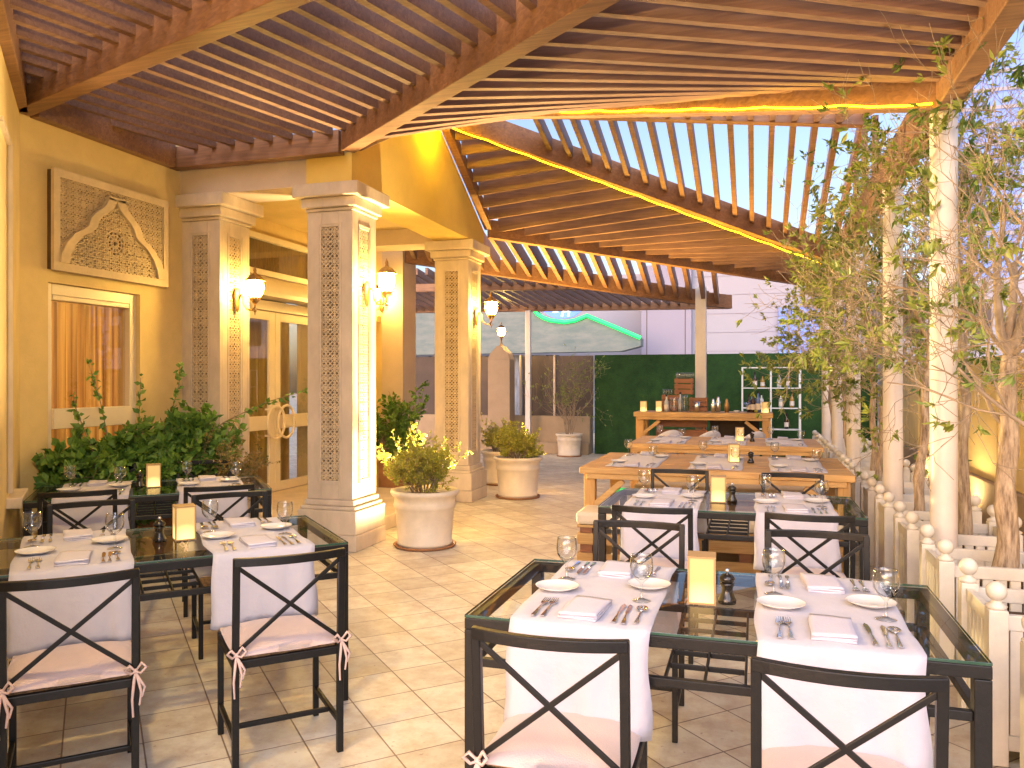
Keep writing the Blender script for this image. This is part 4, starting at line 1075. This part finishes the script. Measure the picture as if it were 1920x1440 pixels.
shk = [(.001,0),(.030,0),(.036,.07),(.037,.12),(.030,.14),(.022,.16),(.020,.19),(.010,.205),(.001,.207)]
sm('cocktail_shaker', [(.001,0),(.034,0),(.045,.16),(.043,.16),(.032,.01),(.001,.01)], (-.86,12.36,1.052), 'chrome', 'open steel shaker tin in front of the square post', 'shaker')
sm('cocktail_shaker', shk, (-.62,12.35,1.052), 'chrome', 'capped steel cocktail shaker next to the square post', 'shaker')
sm('cocktail_shaker', [(r_*1.05, z_*1.15) for r_, z_ in shk], (-.55,12.45,1.052), 'chrome', 'taller steel cocktail shaker behind the capped one', 'shaker')
sm('cocktail_shaker', shk, (-.42,12.36,1.052), 'brass', 'brassy cocktail shaker standing alone in the middle', 'shaker')
sm('martini_glass', [(.001,.002),(.035,.001),(.035,.003),(.004,.008),(.004,.08),(.008,.085),(.055,.15),(.053,.15),(.006,.088),(.001,.088)], (-.13,12.33,1.052), 'glass', 'clear martini glass on the open part of the bar', 'glass')
sm('lime_bowl', [(.001,.0),(.03,.0),(.045,.03),(.043,.03),(.001,.006)], (-.28,12.4,1.052), 'porcelain', 'small bowl between brassy shaker and martini glass', 'bowl')
sm('lime', [(.001,0),(.02,.008),(.026,.026),(.02,.044),(.001,.052)], (.0,12.35,1.052), 'leaf_yellow_lit', 'green lime lying beside the martini glass', 'lime')
sm('water_jug', [(.001,0),(.06,0),(.068,.10),(.055,.18),(.060,.22),(.058,.22),(.052,.18),(.064,.10),(.056,.008),(.001,.008)], (-1.20,12.38,1.052), 'glass', 'clear glass jug in front of the crates', 'jug')
sm('water_jug', [(.001,0),(.05,0),(.055,.12),(.045,.22),(.050,.26),(.048,.26),(.042,.22),(.052,.12),(.046,.008),(.001,.008)], (-1.05,12.42,1.052), 'glass', 'taller clear jug in front of the topmost crate', 'jug')
for k, (x, y, h, mm, l) in enumerate(((-1.32,12.40,.26,'bottle_clear','clear bottle by the second bar lantern'),(-1.12,12.5,.30,'bottle_clear','tall clear bottle between the two jugs'),(-.04,12.5,.29,'bottle_dark','dark bottle on the bar before the shelf'),(.03,12.45,.32,'bottle_blue','bluish bottle on the bar beside the end lantern'),(-.10,12.62,.27,'bottle_dark','short dark bottle behind the other bar bottles'))):
    bottle(x, y, 1.052, h, mm, l)
# shelf rack
rk = thing('shelf_rack', 'thin white open shelf rack standing before the grass wall', 'shelf', (.27,15.95,0))
m = MB()
for x in (-.25,.27,.79):
    for y in (15.72,16.0): m.box(x-.014,x+.014,y-.014,y+.014,0.001,1.77)
m.box(-.264,.804,15.706,15.734,1.772,1.79); m.box(-.264,.804,15.986,16.014,1.772,1.79)
m.build('upright', M['shelf'], rk, world=True)
for z in (1.40,1.02,.62,.22): MB().box(-.235,.776,15.735,15.985,z-.018,z).build('shelf_board', M['shelf'], rk, world=True)
sb = [(-.02,1.40,.30,'bottle_dark','dark bottle'),(.12,1.40,.24,'bottle_amber','amber bottle'),(.42,1.40,.27,'bottle_clear','clear bottle'),(.58,1.40,.29,'bottle_blue','blue bottle'),
      (-.08,1.02,.28,'bottle_green','green bottle'),(.10,1.02,.26,'bottle_clear','frosted bottle'),(.45,1.02,.26,'bottle_clear','pale bottle'),(.65,1.02,.30,'bottle_amber','brown bottle'),(.55,.62,.30,'bottle_dark','dark bottle')]
lv = {1.40:'top', 1.02:'second', .62:'third'}
for k, (x, z, h, mm, l) in enumerate(sb):
    pos = ['over the centre upright side','next to it'][0]
    bottle(x, 15.86, z+.001, h, mm, '%s %s on the %s board of the white shelf rack' % (('squat','tall','slim','thin','round','plain','short','big','lone')[k], l, lv[z]), .04)

# ------------------------------------------------------------------ pots
def pot(x, y, s, label, r=.30, h=.52):
    t = thing('flower_pot', label, 'pot', (x,y,0), 0, 'cream flower pots'); t.scale = (s,s,s)
    MB().lathe([(.001,.02),(r*.84,.02),(r*.86,.05),(r*.83,.055),(r*.90,h*.66),(r*.93,h*.69),(r*.96,h*.74),(r*.93,h*.79),(r*.93,h*.87),(r*1.02,h*.92),(r*1.06,h*.96),(r*1.04,h),(r*.97,h*1.01),(r*.93,h*.97),(r*.90,h*.86)], (0,0,0), 44).build('pot_body', M['pot'], t)
    MB().lathe([(.001,.001),(r*.92,.001),(r*.97,.025),(r*.93,.027),(r*.88,.012),(.001,.012)], (0,0,0), 36).build('saucer', M['brick'], t)
    vs = MB(); vs.lathe([(.001,h*.90),(r*.5,h*.905),(r*.91,h*.88)], (0,0,0), 30); vs.build('soil', M['soil'], t)
    return t
def shrub(x, y, z, label, seed, mats='leaf_yellow_lit', nst=16, L=.22, depth=3, nl=1500, ll=.035, lw=.018, out=.35, up=.12, stem_r=.006, scale=(1,1,1), name='potted_shrub', base=.07, group=None, ros=2, cat='shrub'):
    r = random.Random(seed); t = thing(name, label, cat, (x,y,z), 0, group); br = MB(); tips = []
    for k in range(nst):
        a = r.uniform(0,2*math.pi); q = r.uniform(0,base)
        grow(br, tips, Vector((q*math.cos(a), q*math.sin(a), 0)), Vector((math.cos(a)*out, math.sin(a)*out, 1)), L*r.uniform(.7,1.2), stem_r, depth, r, .22, up, (2,3), .78, 4, 5, .0015, .7)
    br.build('stems', M['twig'], t); leaves(tips, nl, ll, lw, r, .015, ros).build('foliage', M[mats], t); t.scale = scale
    return t
pot(-2.93,6.78,1, 'cream plastic pot with yellow lit shrub in front of the first column')
shrub(-2.93,6.78,.46, 'yellow lit green shrub growing in the pot by the first column', 21, nst=28, L=.21, nl=3800, ll=.030, lw=.016, out=.50, base=.12, group='golden shrubs')
pot(-2.99,9.98,1.02, 'cream pot with leafy yellow lit shrub beside the gable column')
shrub(-2.99,9.98,.47, 'dense yellow lit shrub growing in the pot beside the gable column', 22, nst=26, L=.17, nl=3000, ll=.036, lw=.022, out=.7, base=.16, group='golden shrubs')
pot(-3.62,11.2,.95, 'cream pot half hidden behind the gable column')
shrub(-3.62,11.2,.44, 'yellow lit shrub half hidden behind the gable column', 23, nst=22, L=.19, nl=2000, ll=.036, lw=.022, out=.6, base=.14, group='golden shrubs')
pot(-3.63,15.75,.88, 'white pot against the low tan wall near the grass wall')
shrub(-3.63,15.75,.38, 'tall bare branched shrub in the pot against the tan wall', 24, 'leaf', nst=9, L=.62, depth=4, nl=420, ll=.06, lw=.022, out=.22, up=.10, stem_r=.012, base=.05)
# shrubs by the window
bed = thing('shrub_bed', 'low brown edging bed under the curtained window', 'planter', (-5.0,5.4,0)); MB().box(-5.28,-4.98, 4.75,6.30, .002,.36).build('edging', M['brick'], bed, world=True, bevel=.01)
MB().box(-5.26,-5.0, 4.77,6.28, .361,.37).build('soil', M['soil'], bed, world=True)
def bushy(label, x, y, z, seed, pts, nl, ll, lw, m):
    r = random.Random(seed); t = thing('leafy_shrub', label, 'shrub', (x,y,z)); br = MB(); tips = []
    for (dx, dy, dz, ln, dp, n_) in pts:
        for k in range(n_): grow(br, tips, Vector((r.uniform(-.08,.08),r.uniform(-.12,.12),0)), Vector((dx,dy,dz))+rvec(r)*.25, ln, .008, dp, r, .22, .06, (2,3), .72, 5, 5, .002, .7)
    br.build('stems', M['twig'], t); leaves(tips, nl, ll, lw, r, .025, 2).build('foliage', M[m], t); return t
bushy('broad leaved green shrub under the window by the diagonal wall', -5.08,5.0,.36, 31, [(0,-.2,.8,.30,3,5),(.1,.5,.7,.32,3,4),(.3,0,.5,.28,3,4)], 1500, .085, .060, 'leaf_dark')
bushy('dense dark green shrub in the middle under the window', -5.05,5.45,.36, 32, [(0,.1,.8,.36,3,8),(.1,.5,.6,.34,3,6),(.3,-.3,.5,.30,3,6)], 3200, .085, .060, 'leaf_dark')
bushy('tall dark green shrub against the half hidden column', -5.02,5.95,.36, 33, [(0,.1,1,.42,3,7),(.15,.4,.9,.40,3,7),(.35,-.2,.6,.34,3,6)], 3600, .085, .060, 'leaf_dark')
def shoot(t_label, pts, seed, n, L=.085):
    r = random.Random(seed); pts = [Vector(p) for p in pts]; P = []
    for i in range(len(pts)-1):
        for k in range(6): P.append(pts[i].lerp(pts[i+1], k/6))
    P.append(pts[-1]); t = thing('leafy_shoot', t_label, 'shoot', pts[0], 0, 'long shoots of the green shrubs')
    MB().tube(P, [.006*(1-.6*i/len(P)) for i in range(len(P))], 5).build('stem', M['twig'], t, world=True)
    mb = MB()
    for i in range(n):
        q = r.randrange(2, len(P)); dd = (P[q]-P[q-1]).normalized()+rvec(r)*.5; leaf(mb, P[q]+rvec(r)*.012, dd, L*r.uniform(.6,1.2)*(1-.4*q/len(P)), .06*r.uniform(.6,1.1)*(1-.4*q/len(P)), r, .5)
    mb.build('foliage', M['leaf_dark'], t, world=True)
shoot('arching leafy shoot reaching towards the door handles', [(-4.95,6.0,.9),(-4.7,6.25,1.15),(-4.45,6.5,1.32),(-4.2,6.75,1.42),(-4.0,6.95,1.52)], 1, 90)
shoot('upright leafy shoot in front of the window frame', [(-5.0,5.75,.8),(-4.98,5.85,1.2),(-4.97,5.95,1.5),(-4.99,5.98,1.68)], 2, 60)
shoot('leafy shoot leaning over the window glass', [(-5.0,5.3,.7),(-5.0,5.15,1.1),(-4.98,5.05,1.4),(-4.96,4.93,1.65)], 3, 46)
shoot('low leafy shoot hanging against the diagonal wall', [(-5.0,5.1,.75),(-4.98,4.95,1.05),(-4.95,4.80,1.3),(-4.9,4.72,1.42)], 4, 46)
shoot('thin leafy shoot in the middle of the window', [(-5.0,5.5,.8),(-5.02,5.52,1.25),(-5.03,5.55,1.55)], 5, 36)
pot(-4.62,6.02,.62, 'small pot with reddish shrub in front of the doors')
shrub(-4.62,6.02,.30, 'small leaved reddish green shrub in front of the glazed doors', 41, 'leaf_red', nst=34, L=.26, depth=3, nl=4200, ll=.030, lw=.018, out=.55, base=.14, ros=2)
# climber by the porch end
bx = thing('brick_bed', 'low terracotta edged bed by the porch end wall', 'planter', (-4.6,10.0,0)); MB().box(-5.0,-4.0, 9.95,10.15, .002,.42).build('edging', M['brick'], bx, world=True, bevel=.01); MB().box(-4.98,-4.02, 9.97,10.13, .421,.44).build('soil', M['soil'], bx, world=True)
bushy('dark green climber on the porch end wall pier', -4.78,10.02,.42, 35, [(0,0,1,.5,2,5),(.05,0,1,.65,2,3),(.5,0,.5,.28,3,6),(-.4,0,.5,.28,3,4)], 1900, .075, .055, 'leaf_dark')

# ------------------------------------------------------------------ far end of the terrace
fw = thing('screen_wall', 'low tan wall with dark brown screens above it', 'wall', (-5.2,16.3,0))
MB().box(-9,-3.30, 16.22,16.6, .002,.79).build('low_wall', M['tan'], fw, world=True, bevel=.01); MB().box(-9,-3.30, 16.08,16.219, .002,.24).build('ledge', M['tan'], fw, world=True, bevel=.01)
for (a, b) in ((-9,-7.5),(-7.46,-6.4),(-6.36,-5.42),(-4.80,-4.1),(-4.06,-3.26)): MB().box(a,b, 16.35,16.40, .791,2.06).build('screen', M['screen'], fw, world=True)
for a in (-7.48,-6.38,-4.83,-4.08): MB().box(a-.02,a+.018, 16.30,16.349, .791,2.08).build('screen_post', M['wall_pale'], fw, world=True)
pr = thing('gate_pillar', 'tan pillar with tapered top carrying a small lantern', 'pillar', (-5.1,15.8,0))
MB().box(-5.36,-4.88, 15.7,16.07, .002,1.98).build('shaft', M['tan'], pr, world=True, bevel=.01)
MB().poly([(-5.36,15.7,1.981),(-4.88,15.7,1.981),(-4.93,15.7,2.10),(-5.02,15.7,2.19),(-5.07,15.7,2.26),(-5.17,15.7,2.26),(-5.22,15.7,2.19),(-5.31,15.7,2.10)], .36, (0,1,0)).build('cap', M['tan'], pr, world=True)
LP = thing('pillar_lantern', 'lit lantern standing on top of the tan pillar', 'lantern', (-5.12,15.88,2.46)); lantern_parts(LP, False)
gw = MB().box(-3.23,2.2, 16.38,16.55, .002,2.07).build('grass_wall', M['hedge'], loc=(-.5,16.4,0), world=True); tag(gw, 'tall dark green artificial grass wall behind the bar', 'wall')

# ------------------------------------------------------------------ buildings beyond
tw = thing('white_building', 'pale lavender and white clad building beyond the grass wall', 'building', (-1,24,0))
MB().box(-3.3,2.9, 24.0,26, 0,4.9).build('facade', M['white_clad'], tw, world=True)
MB().box(-3.28,-1.80, 23.7,23.99, 0,4.9).build('pier', M['lavender'], tw, world=True, bevel=.02)
for x in (-3.10,-1.98): MB().box(x-.01,x+.01, 23.69,23.699, 0,4.9).build('joint', M['screen'], tw, world=True)
for x in (-8,): MB().box(-14,-3.31, 25.0,26, 0,4.9).build('facade', M['white_clad'], tw, world=True)
MB().box(-3.35,2.95, 23.95,26.05, 4.901,5.0).build('parapet_cap', M['lavender'], tw, world=True)
mm = MB()
for k in range(5): mm.box(-1.75,2.88, 23.985,23.999, 2.4+.55*k,2.41+.55*k)
mm.build('cladding_joint', M['lavender'], tw, world=True)
MB().box(.62,2.6, 23.85,23.98, 1.5,3.62).build('window_band', M['blue_glass'], tw, world=True)
m = MB()
for k in range(9): m.box(.62,2.6, 23.82,23.849, 1.7+.24*k,1.72+.24*k)
m.box(.84,.93, 23.80,23.819, 1.5,3.62); m.build('louvres', M['lavender'], tw, world=True)
MB().box(1.12,1.17, 23.80,23.819, 1.5,3.62).build('mullion', M['white_clad'], tw, world=True)
gc = thing('glazed_canopy', 'grey green glazed canopy building edged with a green light line', 'building', (-6,22,0))
n = 30; vs = []
edge = lambda x: 3.9 if x < -6 else (3.28 if x < -4.7 else 3.42-(x+4.7)*.42)
m = MB(); top = [(-13,3.95),(-6.4,3.9),(-6.0,3.45),(-5.6,3.28),(-5.2,3.22),(-4.8,3.30),(-4.55,3.36),(-3.8,3.05),(-3.05,2.72)]
m.poly([(x,22,z) for x, z in top]+[(-3.05,22,2.50),(-3.6,22,2.36),(-13,22,2.3)], .6, (0,1,0)); m.build('canopy', M['facade'], gc, world=True)
m = MB(); m.box(-13,-5.6, 22.7,23.0, 0,2.3); m.box(-4.9,-3.2, 22.9,23.1, 0,2.1)
for k in range(12): m.box(-12.8+.62*k,-12.7+.62*k, 22.5,22.69, 0,2.29)
m.build('lower_front', mat('pale_glazing', (.20,.24,.30), .55, scale=2, var=.6, stretch=(4,1,1)), gc, world=True)
MB().tube([(x,21.95,z) for x, z in [(-6.12,3.62),(-6.0,3.45),(-5.8,3.33),(-5.6,3.26),(-5.2,3.20),(-4.9,3.24),(-4.55,3.37),(-3.8,3.05),(-3.05,2.72)]], .055, 8).build('green_light_line', M['green_led'], gc, world=True)
sg = thing('round_sign', 'blue round sign with white lettering under the pergola edge', 'sign', (-5.2,21.9,3.75))
prf = [(-5.25+.62*math.cos(a), 21.93, 3.72+.42*math.sin(a)) for a in [2*math.pi*k/36 for k in range(36)]]
MB().poly(prf, .06, (0,1,0)).build('disc', M['sign_blue'], sg, world=True)
m = MB(); y = 21.915
for (a, b) in (((-5.26,3.36),(-5.20,3.66)),((-5.08,3.36),(-5.02,3.66)),((-5.23,3.50),(-5.06,3.52)),((-5.52,3.50),(-5.38,3.50))): m.bar((a[0],y,a[1]),(b[0],y,b[1]),.045,.02,(0,1,0))
m.build('lettering', M['sign_white'], sg, world=True)
bt = thing('blue_tower', 'distant blue glass tower seen through the twigs', 'building', (10,41,0))
m = MB(); m.box(8.9,11.2, 40,43, 0,16.5); m.build('tower_body', M['blue_glass'], bt, world=True)
m = MB()
for k in range(20): m.box(8.85,11.25, 39.93,39.99, .8*k,.8*k+.16)
m.build('floor_bands', M['white_clad'], bt, world=True)
pb = thing('pale_block', 'distant pale building block behind the parapet', 'building', (12,30,0)); MB().box(4.5,23, 32,36, 0,5.2).build('block_body', M['white_clad'], pb, world=True)
m = MB()
for k in range(16): m.box(5.2+1.1*k,5.8+1.1*k, 31.96,31.99, 3.2,4.3)
m.build('window', M['screen'], pb, world=True)
